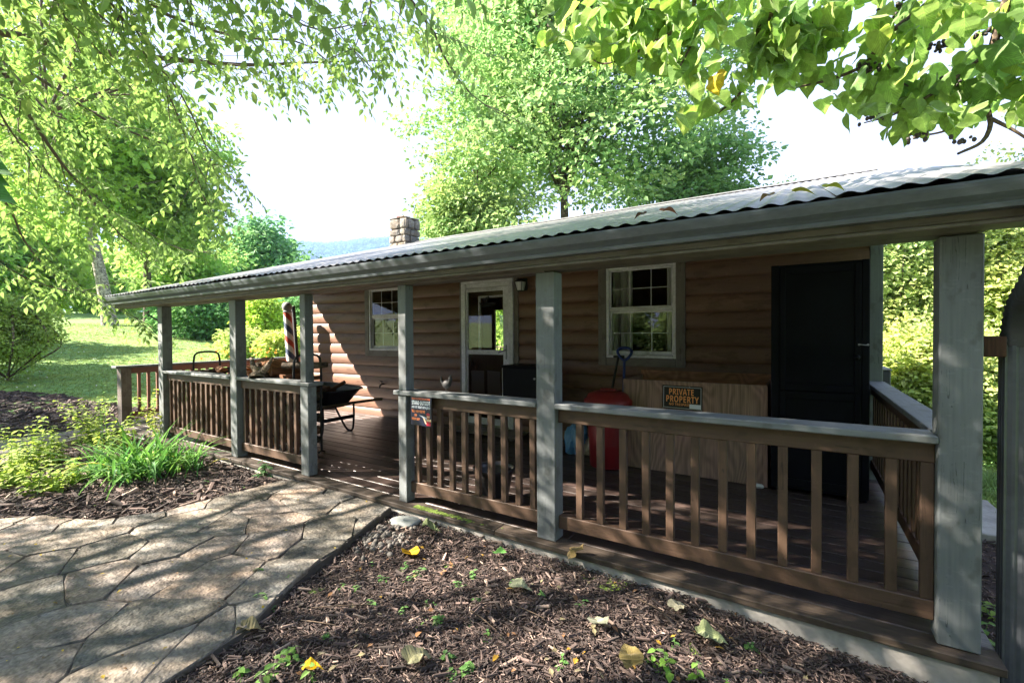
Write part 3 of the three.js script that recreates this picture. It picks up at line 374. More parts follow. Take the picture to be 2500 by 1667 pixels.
// gutter: K profile swept along the eave, with brackets and end cap
{
  const gt = grp('gutter', cabin), prof = [[0.0, 0.0], [0.062, 0.0], [0.066, 0.014], [0.066, 0.02], [0.074, 0.032], [0.092, 0.052], [0.104, 0.082], [0.107, 0.095], [0.107, 0.104], [0.094, 0.106], [0.092, 0.100], [0.099, 0.098], [0.097, 0.085], [0.085, 0.056], [0.066, 0.035], [0.058, 0.022], [0.057, 0.006], [0.004, 0.006], [0.004, 0.105], [0, 0.105]];
  const sh = new THREE.Shape(prof.map(([z, y]) => new THREE.Vector2(-z, y)));
  const runs = [[-8.64, -5.0], [-5.0, -1.45], [-1.45, 0.96]]; for (const [a, b] of runs) { const g = new THREE.ExtrudeGeometry(sh, { depth: b - a - 0.001, bevelEnabled: false }); g.rotateY(Math.PI / 2).translate(a, YE - 0.125, ZE - 0.048); const uv = g.attributes.uv; for (let i = 0; i < uv.count; i++) uv.setXY(i, g.attributes.position.getX(i), g.attributes.position.getY(i) * 3); part('gutter_run', g, M.gutter, gt); }
  part('end_cap', new THREE.ExtrudeGeometry(new THREE.Shape(prof.slice(0, 9).concat([[0, 0.105]]).map(([z, y]) => new THREE.Vector2(-z, y))), { depth: 0.003, bevelEnabled: false }).rotateY(Math.PI / 2).translate(-8.644, YE - 0.125, ZE - 0.048), M.gutter, gt);
  // downspout: corrugated elbow and fluted pipe beside the right post
  const dsx = 0.785, dsz = -0.115, fl = []; const sect = []; const hw = 0.05, hd = 0.04; for (const [x0, y0, x1, y1] of [[-hw, -hd, hw, -hd], [hw, -hd, hw, hd], [hw, hd, -hw, hd], [-hw, hd, -hw, -hd]]) for (let k = 0; k < 9; k++) { const t = k / 9, n = [y1 - y0, x0 - x1], L = Math.hypot(...n), dd = (k % 3 === 1 ? -0.006 : 0); sect.push(new THREE.Vector2(x0 + (x1 - x0) * t + n[0] / L * dd, y0 + (y1 - y0) * t + n[1] / L * dd)); }
  const dg = new THREE.ExtrudeGeometry(new THREE.Shape(sect), { depth: 1.60, bevelEnabled: false }); dg.rotateX(-Math.PI / 2).translate(dsx, -0.25, dsz); const ds = part('downspout', dg, mat(lin(0.11, 0.12, 0.135), { roughness: 0.4, map: grimeT }), gt);
  const el = (p0, p1, p2, n, name) => { const c = new THREE.QuadraticBezierCurve3(p0, p1, p2), P = [], I = [], q = 20; for (let i = 0; i <= n; i++) { const t = i / n, o = c.getPoint(t), T = c.getTangent(t), Xx = V(1, 0, 0), Nn = T.clone().cross(Xx).normalize(), b = 1 + (i % 2 ? 0.07 : -0.03); for (let j = 0; j < q; j++) { const a = j / q * 6.2832, cx = Math.sign(Math.cos(a)) * Math.pow(Math.abs(Math.cos(a)), 0.45) * hw * b, cy = Math.sign(Math.sin(a)) * Math.pow(Math.abs(Math.sin(a)), 0.45) * hd * b, w = o.clone().addScaledVector(Xx, cx).addScaledVector(Nn, cy); P.push(w.x, w.y, w.z); } } for (let i = 0; i < n; i++) for (let j = 0; j < q; j++) { const a = i * q + j, b = i * q + (j + 1) % q; I.push(a, b, a + q, b, b + q, a + q); } const g = new THREE.BufferGeometry(); g.setAttribute('position', new THREE.Float32BufferAttribute(P, 3)); g.setIndex(I); g.computeVertexNormals(); return part(name, g, ds.material, ds); };
  el(V(dsx, 1.31, dsz), V(dsx, 1.46, dsz), V(dsx, 1.53, dsz + 0.13), 18, 'elbow'); el(V(dsx, 1.53, dsz + 0.13), V(dsx, 1.60, dsz + 0.29), V(dsx, 1.86, dsz + 0.30), 14, 'elbow');
}
// chimney of field stone
{
  const c = grp('chimney', cabin); c.userData.label = 'field stone chimney stack with a loose red brick'; const cx = -8.36, cz = -5.55, w = 0.56, d = 0.5, y0 = 2.4, y1 = 4.27;
  part('core', span(cx - w / 2 + 0.04, cx + w / 2 - 0.04, -0.3, y1 - 0.03, cz - d / 2 + 0.04, cz + d / 2 - 0.04), mat(lin(0.30, 0.29, 0.27), { roughness: 0.95, map: stoneT }), c);
  const sM = [[0.62, 0.60, 0.57], [0.52, 0.51, 0.50], [0.68, 0.62, 0.55], [0.44, 0.43, 0.43]].map(k => mat(lin(...k), { roughness: 0.95, map: stoneT, bumpMap: stoneB, bumpScale: 0.02 }));
  const stone = (x, y, z, a, b, e) => { const g = mergeVertices((() => { const q = new THREE.IcosahedronGeometry(1, 1); q.deleteAttribute('normal'); q.deleteAttribute('uv'); return q; })()), p = g.attributes.position; for (let i = 0; i < p.count; i++) { const f = v => Math.sign(v) * Math.pow(Math.abs(v), 0.55), k = rr(0.88, 1.06); p.setXYZ(i, f(p.getX(i)) * a * k, f(p.getY(i)) * b * k, f(p.getZ(i)) * e * k); } const n = g.toNonIndexed(); n.computeVertexNormals(); const uv = []; for (let i = 0; i < n.attributes.position.count; i++) uv.push(n.attributes.position.getX(i) + n.attributes.position.getZ(i) + x, n.attributes.position.getY(i) + y); n.setAttribute('uv', new THREE.Float32BufferAttribute(uv, 2)); part('stone', n, sM[Math.floor(rnd() * 4)], c, [x, y, z]); };
  for (let y = y0; y < y1 - 0.02;) { const hh = Math.min(rr(0.13, 0.26), y1 - y); for (const [ax, s] of [['z', 1], ['x', 1], ['x', -1], ['z', -1]]) { let L = ax === 'z' ? w : d, u = -L / 2; while (u < L / 2 - 0.03) { const l = Math.min(rr(0.16, 0.36), L / 2 - u); const m = u + l / 2; if (ax === 'z') stone(cx + m, y + hh / 2, cz + s * (d / 2 - 0.04), l / 2 * 0.98, hh / 2 * 0.97, 0.06); else stone(cx + s * (w / 2 - 0.04), y + hh / 2, cz + m, 0.06, hh / 2 * 0.97, l / 2 * 0.98); u += l; } } y += hh; }
  part('brick', box(0.2, 0.06, 0.1, 0.006), mat(lin(0.42, 0.13, 0.075), { roughness: 0.9, map: grimeT }), c, [cx - 0.02, y1 + 0.02, cz + 0.1], [0, 0.4, 0.06]);
}

// ---------------------------------------------------------------- porch
const porch = thing('porch', 'covered porch with grey posts, brown balusters and board deck', 'porch');
{
  // deck boards
  const bw = 0.1395, z0 = 0.056; for (let k = 0; k < 20; k++) {
    const zf = z0 - k * bw, zb = Math.max(zf - bw + 0.006, ZW + 0.002); if (zf - zb < 0.02) break; const xs = [-9.42, rr(-7.5, -5.2), rr(-3.6, -1.2), 0.72];
    for (let i = 0; i < 3; i++) part('deck_board', span(xs[i] + 0.001, xs[i + 1] - 0.001, -0.036, k ? rr(-0.0015, 0.0015) : 0, zb, zf, 0.004), k === 0 ? M.rim : rnd() < 0.5 ? M.deck : M.deck2, porch);
  }
  part('joist_frame', span(-9.36, 0.64, -0.20, -0.0375, ZW + 0.0, -0.02), M.dark, porch);
  part('skirt', span(-8.7, 0.70, -0.30, -0.038, 0.012, 0.034, 0.003), M.concrete, porch); part('skirt', span(0.675, 0.70, -0.34, -0.038, ZW, 0.011, 0.003), M.concrete, porch);
  // posts
  const PX = [-7.445, -5.53, -4.18, -2.815, -1.502, 0.513], W = 0.14; M.postM = M.post;
  PX.forEach((x, i) => { if (i === 2 || i === 3) { part('post', span(x, x + (i === 2 ? 0.13 : 0.092), 0.003, 0.884, -0.095, 0, 0.005), M.post, porch); part('post', span(x + 0.004, x + 0.094, 0.9215, 1.789, -0.095, -0.003, 0.005), M.post, porch); } else part('post', span(x, x + W, 0.003, 1.789, -0.117, 0, 0.005), M.post, porch); });
  part('beam', span(-7.47, -1.432, 1.79, 1.955, -W - 0.002, 0.003, 0.004), M.beam, porch); part('beam', span(-1.43, 0.66, 1.796, 1.962, -W - 0.002, 0.004, 0.004), M.beam, porch);
  // railings
  const railing = (x0, x1, lab, cap0, cap1, pitch, first) => {
    const r = grp('railing', porch); r.userData.label = lab;
    part('cap', span(cap0, cap1, 0.885, 0.921, -W - 0.012, 0.012, 0.005), M.post, r);
    part('top_rail', span(x0, x1, 0.79, 0.884, -0.088, -0.046), M.brown, r); part('bottom_rail', span(x0, x1, 0.08, 0.168, -0.092, -0.045), M.brown, r);
    let x = first; while (x > x0 + 0.03) { part('baluster', span(x - 0.022, x + 0.022, 0.1685, 0.7895, -0.086, -0.05, 0.003), M.brown, r); x -= pitch * rr(0.95, 1.05); }
  };
  railing(-1.361, 0.512, 'right front railing nearest the camera', -1.361, 0.512, 0.1425, 0.362);
  part('baluster', span(0.464, 0.511, 0.1685, 0.7895, -0.087, -0.05, 0.003), M.brown, porch);
  railing(-2.722, -1.503, 'front railing carrying the printed sign', -2.862, -1.503, 0.122, -1.565);
  railing(-5.389, -4.181, 'front railing beside the porch entrance', -5.389, -4.02, 0.122, -4.23);
  railing(-7.304, -5.531, 'front railing at the far left', -7.304, -5.531, 0.128, -5.58);
  { const r = grp('railing', porch); r.userData.label = 'side railing at the right end'; part('cap', span(0.515, 0.66, 0.885, 0.92, ZW + 0.05, -W - 0.013, 0.005), M.post, r); part('top_rail', span(0.565, 0.605, 0.79, 0.884, ZW + 0.045, -W - 0.003), M.brown, r); part('bottom_rail', span(0.56, 0.607, 0.10, 0.188, ZW + 0.045, -W - 0.003), M.brown, r); for (let z = -0.24; z > ZW + 0.1; z -= 0.13) part('baluster', span(0.566, 0.602, 0.1885, 0.7895, z - 0.022, z + 0.022, 0.003), M.brown, r); }
  // wood block between right post and downspout
  part('spacer_block', span(0.654, 0.733, 1.268, 1.356, -0.135, -0.045, 0.004), mat(lin(0.14, 0.085, 0.05), { map: plyT, roughness: 0.9 }), porch);
  // moss patch on the rim board near the entrance
  { const mg = [], c = []; for (let k = 0; k < 420; k++) { const x = -2.62 + Math.abs(gs()) * 0.45, z = 0.015 + gs() * 0.022; if (z < -0.03 || z > 0.052) continue; const s = rr(0.004, 0.011); mg.push(M4(V(x, 0.001, z), EU(0, rr(0, 6), 0), V(s * 1.6, s * 0.35, s))); const t = rr(0.6, 1.3); c.push(lin(0.13 * t, 0.19 * t, 0.03 * t)); } tag(inst('moss', new THREE.IcosahedronGeometry(1, 0), mat(0xffffff, { roughness: 1 }), mg, c, scene), 'green moss on the deck edge by the entrance', 'moss'); }
}
// side deck railing beyond the left end
{
  const d = thing('side_railing', 'reddish brown deck railing beyond the left end of the porch', 'railing'); const a = V(-9.18, 0, -0.16), b = V(-9.80, 0, -5.6), n = 30, dir = b.clone().sub(a).normalize(), L = a.distanceTo(b), yaw = Math.atan2(dir.x, dir.z);
  const red = painted(lin(0.34, 0.17, 0.12), 0.6); const bar = (nm, s0, s1, y0, y1, w, m) => { const c = a.clone().addScaledVector(dir, (s0 + s1) / 2); part(nm, box(w, y1 - y0, s1 - s0, 0.004), m, d, [c.x, (y0 + y1) / 2, c.z], [0, yaw, 0]); };
  bar('cap', -0.14, L, 0.885, 0.92, 0.15, M.post); for (const s of [0, 1.8, 3.6, 5.3]) bar('post', s - 0.07, s + 0.07, -0.036, 0.884, 0.13, s === 0 ? M.casing : red); bar('top_rail', 0.071, L, 0.79, 0.883, 0.04, red); bar('bottom_rail', 0.071, L, 0.08, 0.165, 0.042, red);
  for (let s = 0.2; s < L - 0.1; s += 0.135) bar('baluster', s - 0.021, s + 0.021, 0.1655, 0.7895, 0.036, red);
  for (let k = 0; k < 20; k++) { const z = ZW - 0.002 - k * 0.14; part('deck_board', span(-9.85, XL - 0.01, -0.036, 0, z - 0.134, z, 0.004), k % 2 ? M.deck : M.deck2, d); }
}
// back deck railing seen through the house
{
  const d = thing('back_railing', 'back deck railing seen through the storm door glass', 'railing'); part('cap', span(-12.5, -4, 0.9, 0.935, -11.1, -10.96), M.brown, d); part('bottom_rail', span(-12.5, -4, 0.06, 0.14, -11.05, -11.01), M.brown, d); for (let x = -12.4; x < -4; x += 0.14) part('baluster', span(x - 0.02, x + 0.02, 0.141, 0.899, -11.045, -11.015), M.brown, d); part('deck', span(-12.6, -4, -0.2, -0.02, -11.15, ZB - 0.15), M.deck, d);
}

// ---------------------------------------------------------------- things on the porch
{ // tall black cabinet
  const c = thing('tall_cabinet', 'tall black wooden cabinet at the right end of the porch', 'cabinet', [0.128, 0.004, -2.16]); const w = 0.68, h = 1.95, d = 0.56, z = d / 2;
  part('carcass', span(-w / 2, w / 2, 0.03, h, -d / 2, z - 0.022, 0.004), M.black, c); part('foot', span(-w / 2 + 0.01, -w / 2 + 0.08, 0, 0.029, -d / 2, z - 0.03), M.black, c); part('foot', span(w / 2 - 0.08, w / 2 - 0.01, 0, 0.029, -d / 2, z - 0.03), M.black, c);
  part('stile', span(-w / 2, -w / 2 + 0.062, 0.03, h, z - 0.021, z - 0.001), M.black, c); part('stile', span(w / 2 - 0.05, w / 2, 0.03, h, z - 0.021, z - 0.001), M.black, c);
  const dr = grp('door', c, [0, 0, z - 0.012]); const a = -w / 2 + 0.066, b = w / 2 - 0.054; for (const [y0, y1] of [[0.88, h - 0.02], [0.06, 0.872]]) { part('panel', span(a + 0.04, b - 0.04, y0 + 0.06, y1 - 0.06, -0.008, 0.004), M.black, dr); part('frame', span(a, a + 0.042, y0, y1, -0.009, 0.014), M.black, dr); part('frame', span(b - 0.042, b, y0, y1, -0.009, 0.014), M.black, dr); part('frame', span(a + 0.043, b - 0.043, y1 - 0.062, y1, -0.009, 0.013), M.black, dr); part('frame', span(a + 0.043, b - 0.043, y0, y0 + 0.062, -0.009, 0.013), M.black, dr); }
  part('knob', new THREE.SphereGeometry(0.022, 12, 8).translate(b - 0.03, 1.17, 0.035), M.black, dr);
  part('hook', pipe([V(b - 0.012, 1.275, 0.018), V(b + 0.012, 1.27, 0.024), V(b + 0.04, 1.268, 0.02)], 0.0028, 5), M.white, dr); for (const x of [b - 0.014, b + 0.042]) part('screw_eye', new THREE.TorusGeometry(0.006, 0.002, 5, 8).translate(x, 1.272, 0.018), M.white, dr);
}
{ // plywood bin
  const b = thing('plywood_box', 'open plywood box standing beside the black cabinet', 'box', [-0.895, 0.004, -2.255]); const w = 1.31, h = 0.905, d = 0.65; M.ply = mat(lin(0.70, 0.58, 0.53), { roughness: 0.85, map: rep(plyT, 0.7, 1.3), bumpMap: grainB, bumpScale: 0.002 }); M.plyIn = mat(lin(0.85, 0.52, 0.32), { roughness: 0.9, map: plyT });
  const upright = g => { const p = g.attributes.position, u = g.attributes.uv; for (let i = 0; i < u.count; i++) u.setXY(i, p.getY(i) * 0.9 + 0.13, (p.getX(i) + p.getZ(i)) * 0.9 + 0.2); return g; };
  part('front_panel', upright(span(-w / 2, w / 2, 0.0, h, d / 2 - 0.018, d / 2, 0.002)), M.ply, b); part('back_panel', span(-w / 2, w / 2, 0.03, h + 0.05, -d / 2, -d / 2 + 0.018, 0.002), M.plyIn, b);
  for (const s of [-1, 1]) part('side_panel', upright(span(s > 0 ? w / 2 - 0.018 : -w / 2, s > 0 ? w / 2 : -w / 2 + 0.018, 0.03, h, -d / 2 + 0.019, d / 2 - 0.019, 0.002)), M.ply, b); part('bottom', span(-w / 2 + 0.019, w / 2 - 0.019, 0.06, 0.08, -d / 2 + 0.019, d / 2 - 0.019), M.plyIn, b);
  part('edge_strip', span(w / 2 - 0.03, w / 2 + 0.001, 0.0, h - 0.002, d / 2 + 0.0005, d / 2 + 0.008, 0.002), M.ply, b);
}
const canvasTex = (w, h, draw) => { const c = document.createElement('canvas'); c.width = w; c.height = h; draw(c.getContext('2d')); const t = new THREE.CanvasTexture(c); t.colorSpace = THREE.SRGBColorSpace; return t; };
function fit(x, s, cx, y, w, h, color, wt = 'bold') { x.save(); x.fillStyle = color; x.font = `${wt} ${h * 1.36}px sans-serif`; x.textAlign = 'center'; x.textBaseline = 'alphabetic'; const m = x.measureText(s).width; x.translate(cx, y); x.scale(w / m, 1); x.fillText(s, 0, 0); x.restore(); }
{ // private property sign on the box
  const t = canvasTex(512, 316, x => {
    x.fillStyle = '#0b0c10'; x.fillRect(0, 0, 512, 316); x.strokeStyle = '#c9ccd2'; x.lineWidth = 6; x.strokeRect(17, 17, 478, 282);
    fit(x, 'PRIVATE', 246, 122, 330, 84, '#f0a05c'); fit(x, 'PROPERTY', 256, 222, 426, 88, '#f0a05c'); fit(x, 'NO TRESPASSING', 262, 268, 352, 34, '#f0a05c');
    x.fillStyle = '#dfe6f2'; x.fillRect(352, 238, 143, 56);
  });
  const s = thing('warning_sign', 'black and orange PRIVATE PROPERTY sign on the plywood box', 'sign', [-0.965, 0.752, -1.9285], 0); part('board', box(0.374, 0.232, 0.002, 0.0008), M.blackRough, s, [0, 0, 0.0015]); part('printed_face', new THREE.PlaneGeometry(0.37, 0.228).translate(0, 0, 0.0032), mat(0xffffff, { map: t, roughness: 0.4 }), s);
  for (const [a, b] of [[-0.178, -0.108], [0.178, -0.108], [0.07, 0.11]]) part('screw', new THREE.CylinderGeometry(0.005, 0.005, 0.002, 10).rotateX(Math.PI / 2).translate(a, b, 0.0045), M.metal, s); s.rotation.z = -0.01;
}
{ // printed sign hanging on the railing by the entrance
  const t = canvasTex(768, 800, x => {
    x.fillStyle = '#10192f'; x.fillRect(0, 0, 768, 800); fit(x, 'BEFORE YOU BREAK INTO MY HOUSE', 384, 92, 670, 50, '#dc6a38');
    fit(x, 'STAND OUTSIDE', 384, 232, 680, 112, '#dfeaf4'); fit(x, 'AND GET RIGHT WITH JESUS', 384, 326, 680, 62, '#dfeaf4');
    fit(x, "TELL HIM YOU'RE", 286, 446, 496, 70, '#e08040'); fit(x, 'ON', 190, 552, 90, 64, '#e08040'); fit(x, 'YOUR WAY', 190, 664, 300, 72, '#e08040');
    // plain red-capped figure with a long gun
    x.fillStyle = '#b9c6d6'; x.beginPath(); x.moveTo(310, 512); x.lineTo(600, 560); x.lineTo(612, 620); x.lineTo(470, 572); x.closePath(); x.fill(); x.fillStyle = '#e0c4a4'; x.beginPath(); x.moveTo(440, 560); x.lineTo(540, 600); x.lineTo(590, 742); x.lineTo(540, 730); x.lineTo(480, 612); x.closePath(); x.fill();
    x.fillStyle = '#d9b08c'; x.beginPath(); x.ellipse(650, 540, 54, 66, 0, 0, 7); x.fill(); x.fillStyle = '#a92236'; x.beginPath(); x.ellipse(648, 476, 62, 44, 0, 0, 7); x.fill(); x.fillRect(590, 476, 122, 26); x.fillStyle = '#b56b42'; x.beginPath(); x.ellipse(650, 580, 40, 26, 0, 0, 7); x.fill(); x.fillStyle = '#dcc39a'; x.fillRect(584, 606, 172, 62); x.fillStyle = '#b3203a'; x.fillRect(586, 664, 150, 118);
  });
  const s = thing('printed_sign', 'navy printed STAND OUTSIDE sign on the railing post by the entrance', 'sign', [-2.553, 0.772, 0.004], 0); part('plate', box(0.225, 0.234, 0.002, 0.0008), M.blackRough, s); part('printed_face', new THREE.PlaneGeometry(0.223, 0.232).translate(0, 0, 0.0018), mat(0xffffff, { map: t, roughness: 0.35 }), s); part('hanger', span(-0.1, 0.1, 0.1, 0.112, -0.05, -0.002), M.blackRough, s);
}
{ // red rubbish bin
  const b = thing('rubbish_bin', 'red plastic rubbish bin with domed lid', 'bin', [-1.69, 0.004, -1.86]); const red = mat(lin(0.22, 0.008, 0.014), { roughness: 0.45, map: grimeT }), lid = mat(lin(0.30, 0.022, 0.02), { roughness: 0.5, map: grimeT });
  const lp = a => a.map(p => new THREE.Vector2(...p)); part('body', new THREE.LatheGeometry(lp([[0, 0], [0.175, 0], [0.185, 0.012], [0.215, 0.58], [0.228, 0.6], [0.228, 0.63], [0.21, 0.63], [0.19, 0.03], [0, 0.03]]), 32), red, b);
  const l = part('lid', new THREE.LatheGeometry(lp([[0.20, 0.632], [0.244, 0.632], [0.248, 0.65], [0.246, 0.69], [0.225, 0.70], [0.205, 0.745], [0.14, 0.775], [0.06, 0.785], [0, 0.785]]), 32), lid, b); part('lid_grip', box(0.16, 0.03, 0.06, 0.01).translate(0, 0.79, 0), lid, l); for (const s of [-1, 1]) part('handle', box(0.03, 0.05, 0.12, 0.008).translate(s * 0.235, 0.55, 0), red, b);
}
{ // blue handled shovel and a black one
  const g1 = thing('shovel', 'shovel with blue D-shaped grip leaning on the wall', 'shovel', [-1.70, 0.004, -2.30]); const blue = mat(lin(0.012, 0.03, 0.16), { roughness: 0.4 });
  const A = V(0.02, 0.25, 0), B = V(-0.04, 1.06, -0.24); part('shaft', pipe([A, A.clone().lerp(B, 0.5), B], 0.016, 10), blue, g1); const up = B.clone().sub(A).normalize(), s = V(1, 0, 0); const q = (a, b) => B.clone().addScaledVector(s, a).addScaledVector(up, b);
  part('grip', new THREE.TubeGeometry(new THREE.CatmullRomCurve3([q(0, 0), q(-0.06, 0.05), q(-0.085, 0.11), q(-0.05, 0.145), q(0.05, 0.145), q(0.085, 0.11), q(0.06, 0.05)], true), 40, 0.016, 8, true), blue, g1);
  const bl = new THREE.PlaneGeometry(0.24, 0.3, 8, 8), p = bl.attributes.position; for (let i = 0; i < p.count; i++) { const x = p.getX(i), y = p.getY(i); p.setX(i, x * (1 - 0.35 * Math.pow(clamp(-y / 0.15, 0, 1), 2))); p.setZ(i, 0.9 * x * x); } bl.computeVertexNormals(); part('blade', merge([bl, bl.clone().translate(0, 0, -0.003)]), M.iron, g1, [0.03, 0.151, 0.02], [-0.1, 0, 0]);
  const g2 = thing('shovel', 'black shovel leaning on the wall behind the red bin', 'shovel', [-1.86, 0.004, -2.32]); part('shaft', pipe([V(-0.04, 0.2, 0.05), V(0.0, 0.7, -0.12), V(0.03, 1.1, -0.27)], 0.015, 8), M.blackRough, g2); part('grip', pipe([V(-0.03, 1.1, -0.275), V(0.03, 1.1, -0.272), V(0.1, 1.1, -0.27)], 0.014, 8), M.blackRough, g2); part('blade', merge([box(0.3, 0.26, 0.006, 0.002)]), M.blackRough, g2, [-0.05, 0.132, 0.08], [-0.35, 0, 0]);
}
{ // black box-shaped stand beside the door
  const b = thing('black_stand', 'black box-shaped stand on thin legs right of the storm door', 'stand', [-2.83, 0.004, -2.16]); part('body', span(-0.26, 0.26, 0.42, 0.975, -0.22, 0.18, 0.01), M.black, b); part('top', span(-0.275, 0.275, 0.976, 0.995, -0.235, 0.195, 0.005), M.black, b); for (const x of [-0.235, 0.235]) for (const z of [-0.19, 0.16]) part('leg', span(x - 0.018, x + 0.018, 0, 0.419, z - 0.018, z + 0.018), M.iron, b); part('edge_trim', span(-0.2615, -0.258, 0.0, 0.96, 0.17, 0.183, 0.001), M.white, b); part('knob', new THREE.CylinderGeometry(0.012, 0.012, 0.02, 10).rotateX(Math.PI / 2).translate(0.2, 0.85, 0.19), M.metal, b);
  const st = thing('door_step', 'grey slatted step below the storm door', 'step', [-3.70, 0.004, -2.45]); for (let k = 0; k < 4; k++) part('slat', span(-0.5, 0.62, 0.03, 0.052, -0.18 + k * 0.1, -0.09 + k * 0.1), M.casing, st); for (const x of [-0.45, 0.55]) part('bearer', span(x - 0.02, x + 0.02, 0, 0.029, -0.18, 0.2), M.casing, st);
}
{ // black planter
  const b = thing('planter_pot', 'empty black flared pot on the deck behind the railing', 'pot', [-2.14, 0.004, -0.42]); part('pot', new THREE.LatheGeometry([[0, 0], [0.105, 0], [0.11, 0.01], [0.155, 0.235], [0.175, 0.25], [0.176, 0.275], [0.162, 0.277], [0.148, 0.24], [0.10, 0.02], [0, 0.02]].map(p => new THREE.Vector2(...p)), 28), mat(lin(0.015, 0.015, 0.017), { roughness: 0.3 }), b);
  const rim = part('rim_fluting', new THREE.TorusGeometry(0.172, 0.008, 8, 40).rotateX(Math.PI / 2).translate(0, 0.272, 0), M.blackRough, b);
}
{ // blue bag of litter
  const crumple = (r, sx, sy, sz, amp) => { const g = mergeVertices((() => { const q = new THREE.IcosahedronGeometry(r, 4); q.deleteAttribute('normal'); q.deleteAttribute('uv'); return q; })()), p = g.attributes.position; for (let i = 0; i < p.count; i++) { const v = V(p.getX(i), p.getY(i), p.getZ(i)), n = 1 + amp * (fbm(v.x * 14 + 20, v.y * 14 + v.z * 11 + 20, 0, 0, 3) - 0.5); p.setXYZ(i, v.x * n * sx, Math.max(v.y * n * sy, -r * sy * 0.8), v.z * n * sz); } const q = toCreasedNormals(g, 0.5); return q.translate(0, r * sy * 0.8, 0); };
  tag(part('plastic_bag', crumple(0.13, 0.9, 1.45, 0.8, 1.2), mat(lin(0.10, 0.24, 0.42), { roughness: 0.35 }), scene, [-2.17, 0.004, -2.12]), 'crumpled blue plastic bag left of the red bin', 'bag'); tag(part('litter', crumple(0.035, 1.2, 0.8, 1, 1.4), mat(lin(0.5, 0.5, 0.48)), scene, [-0.3, 0.003, -1.86]), 'scrap of white paper by the plywood box corner', 'litter');
  tag(part('plastic_bag', crumple(0.09, 0.8, 1.3, 0.8, 0.9), mat(lin(0.42, 0.36, 0.28), { roughness: 0.5 }), scene, [-2.02, 0.004, -2.14]), 'small tan paper bag between blue bag and red bin', 'bag');
}
{ // wall lantern
  const l = thing('wall_lantern', 'black wall lantern with frosted glass right of the door', 'lantern', [-3.19, 1.97, ZW + 0.04]); part('back_plate', box(0.11, 0.17, 0.02, 0.005).translate(0, 0.085, 0), M.blackRough, l); part('roof_cap', new THREE.CylinderGeometry(0.03, 0.098, 0.045, 4).rotateY(Math.PI / 4).translate(0, 0.135, 0.09), M.blackRough, l);
  const gm = mat(lin(0.62, 0.62, 0.6), { roughness: 0.5 }); part('glass_shade', new THREE.CylinderGeometry(0.078, 0.048, 0.11, 4, 1, true).rotateY(Math.PI / 4).translate(0, 0.056, 0.09), gm, l); for (const [x, z] of [[1, 1], [-1, 1], [1, -1], [-1, -1]]) part('corner_bar', pipe([V(x * 0.056, 0.112, 0.09 + z * 0.056), V(x * 0.035, 0.0, 0.09 + z * 0.035)], 0.005, 4), M.blackRough, l); part('base', new THREE.CylinderGeometry(0.05, 0.04, 0.012, 4).rotateY(Math.PI / 4).translate(0, -0.006, 0.09), M.blackRough, l);
}
{ // barber pole
  const b = thing('barber_pole', 'striped red white and blue barber pole by the house corner', 'barber pole', [-7.96, 0.004, -2.30]); const L = 1.02, y0 = 0.80, r = 0.075;
  const bt = tex(128, 128, (u, v) => { const t = ((u + v * 1) % 1 + 1) % 1, w = (fbm(u * 12, v * 12, 12, 12, 3) - 0.5) * 26; return t < 0.25 ? [176 + w, 62 + w, 44 + w] : t < 0.5 ? [208 + w, 208 + w, 204 + w] : t < 0.75 ? [56 + w, 70 + w, 98 + w] : [208 + w, 208 + w, 204 + w]; }); bt.repeat.set(1, 2.1);
  const pole = new THREE.Group(); pole.name = 'pole_assembly'; const wood = mat(lin(0.30, 0.31, 0.33), { roughness: 0.7, map: grimeT });
  const lean = 0.1; const rot = [0, 0, lean]; part('striped_shaft', new THREE.CylinderGeometry(r * 0.96, r * 1.04, L, 28).translate(0, y0 + L / 2, 0), mat(0xffffff, { map: bt, roughness: 0.6 }), b, null, rot); part('ball_top', new THREE.LatheGeometry([[0, 0.20], [0.045, 0.19], [0.078, 0.155], [0.088, 0.115], [0.084, 0.08], [0.07, 0.045], [0.06, 0.03], [0.076, 0.02], [0.078, 0.0], [0, 0]].map(p => new THREE.Vector2(...p)), 24).translate(0, y0 + L + 0.002, 0), wood, b, null, rot);
  part('shaft_base', new THREE.LatheGeometry([[0, 0], [0.12, 0], [0.12, 0.06], [0.085, 0.09], [0.08, y0 - 0.002], [0, y0 - 0.002]].map(p => new THREE.Vector2(...p)), 24), wood, b, null, rot);
  part('back_board', span(-0.06, 0.06, 0.02, 1.95, -0.13, -0.10), M.blackRough, b, null, rot);
}
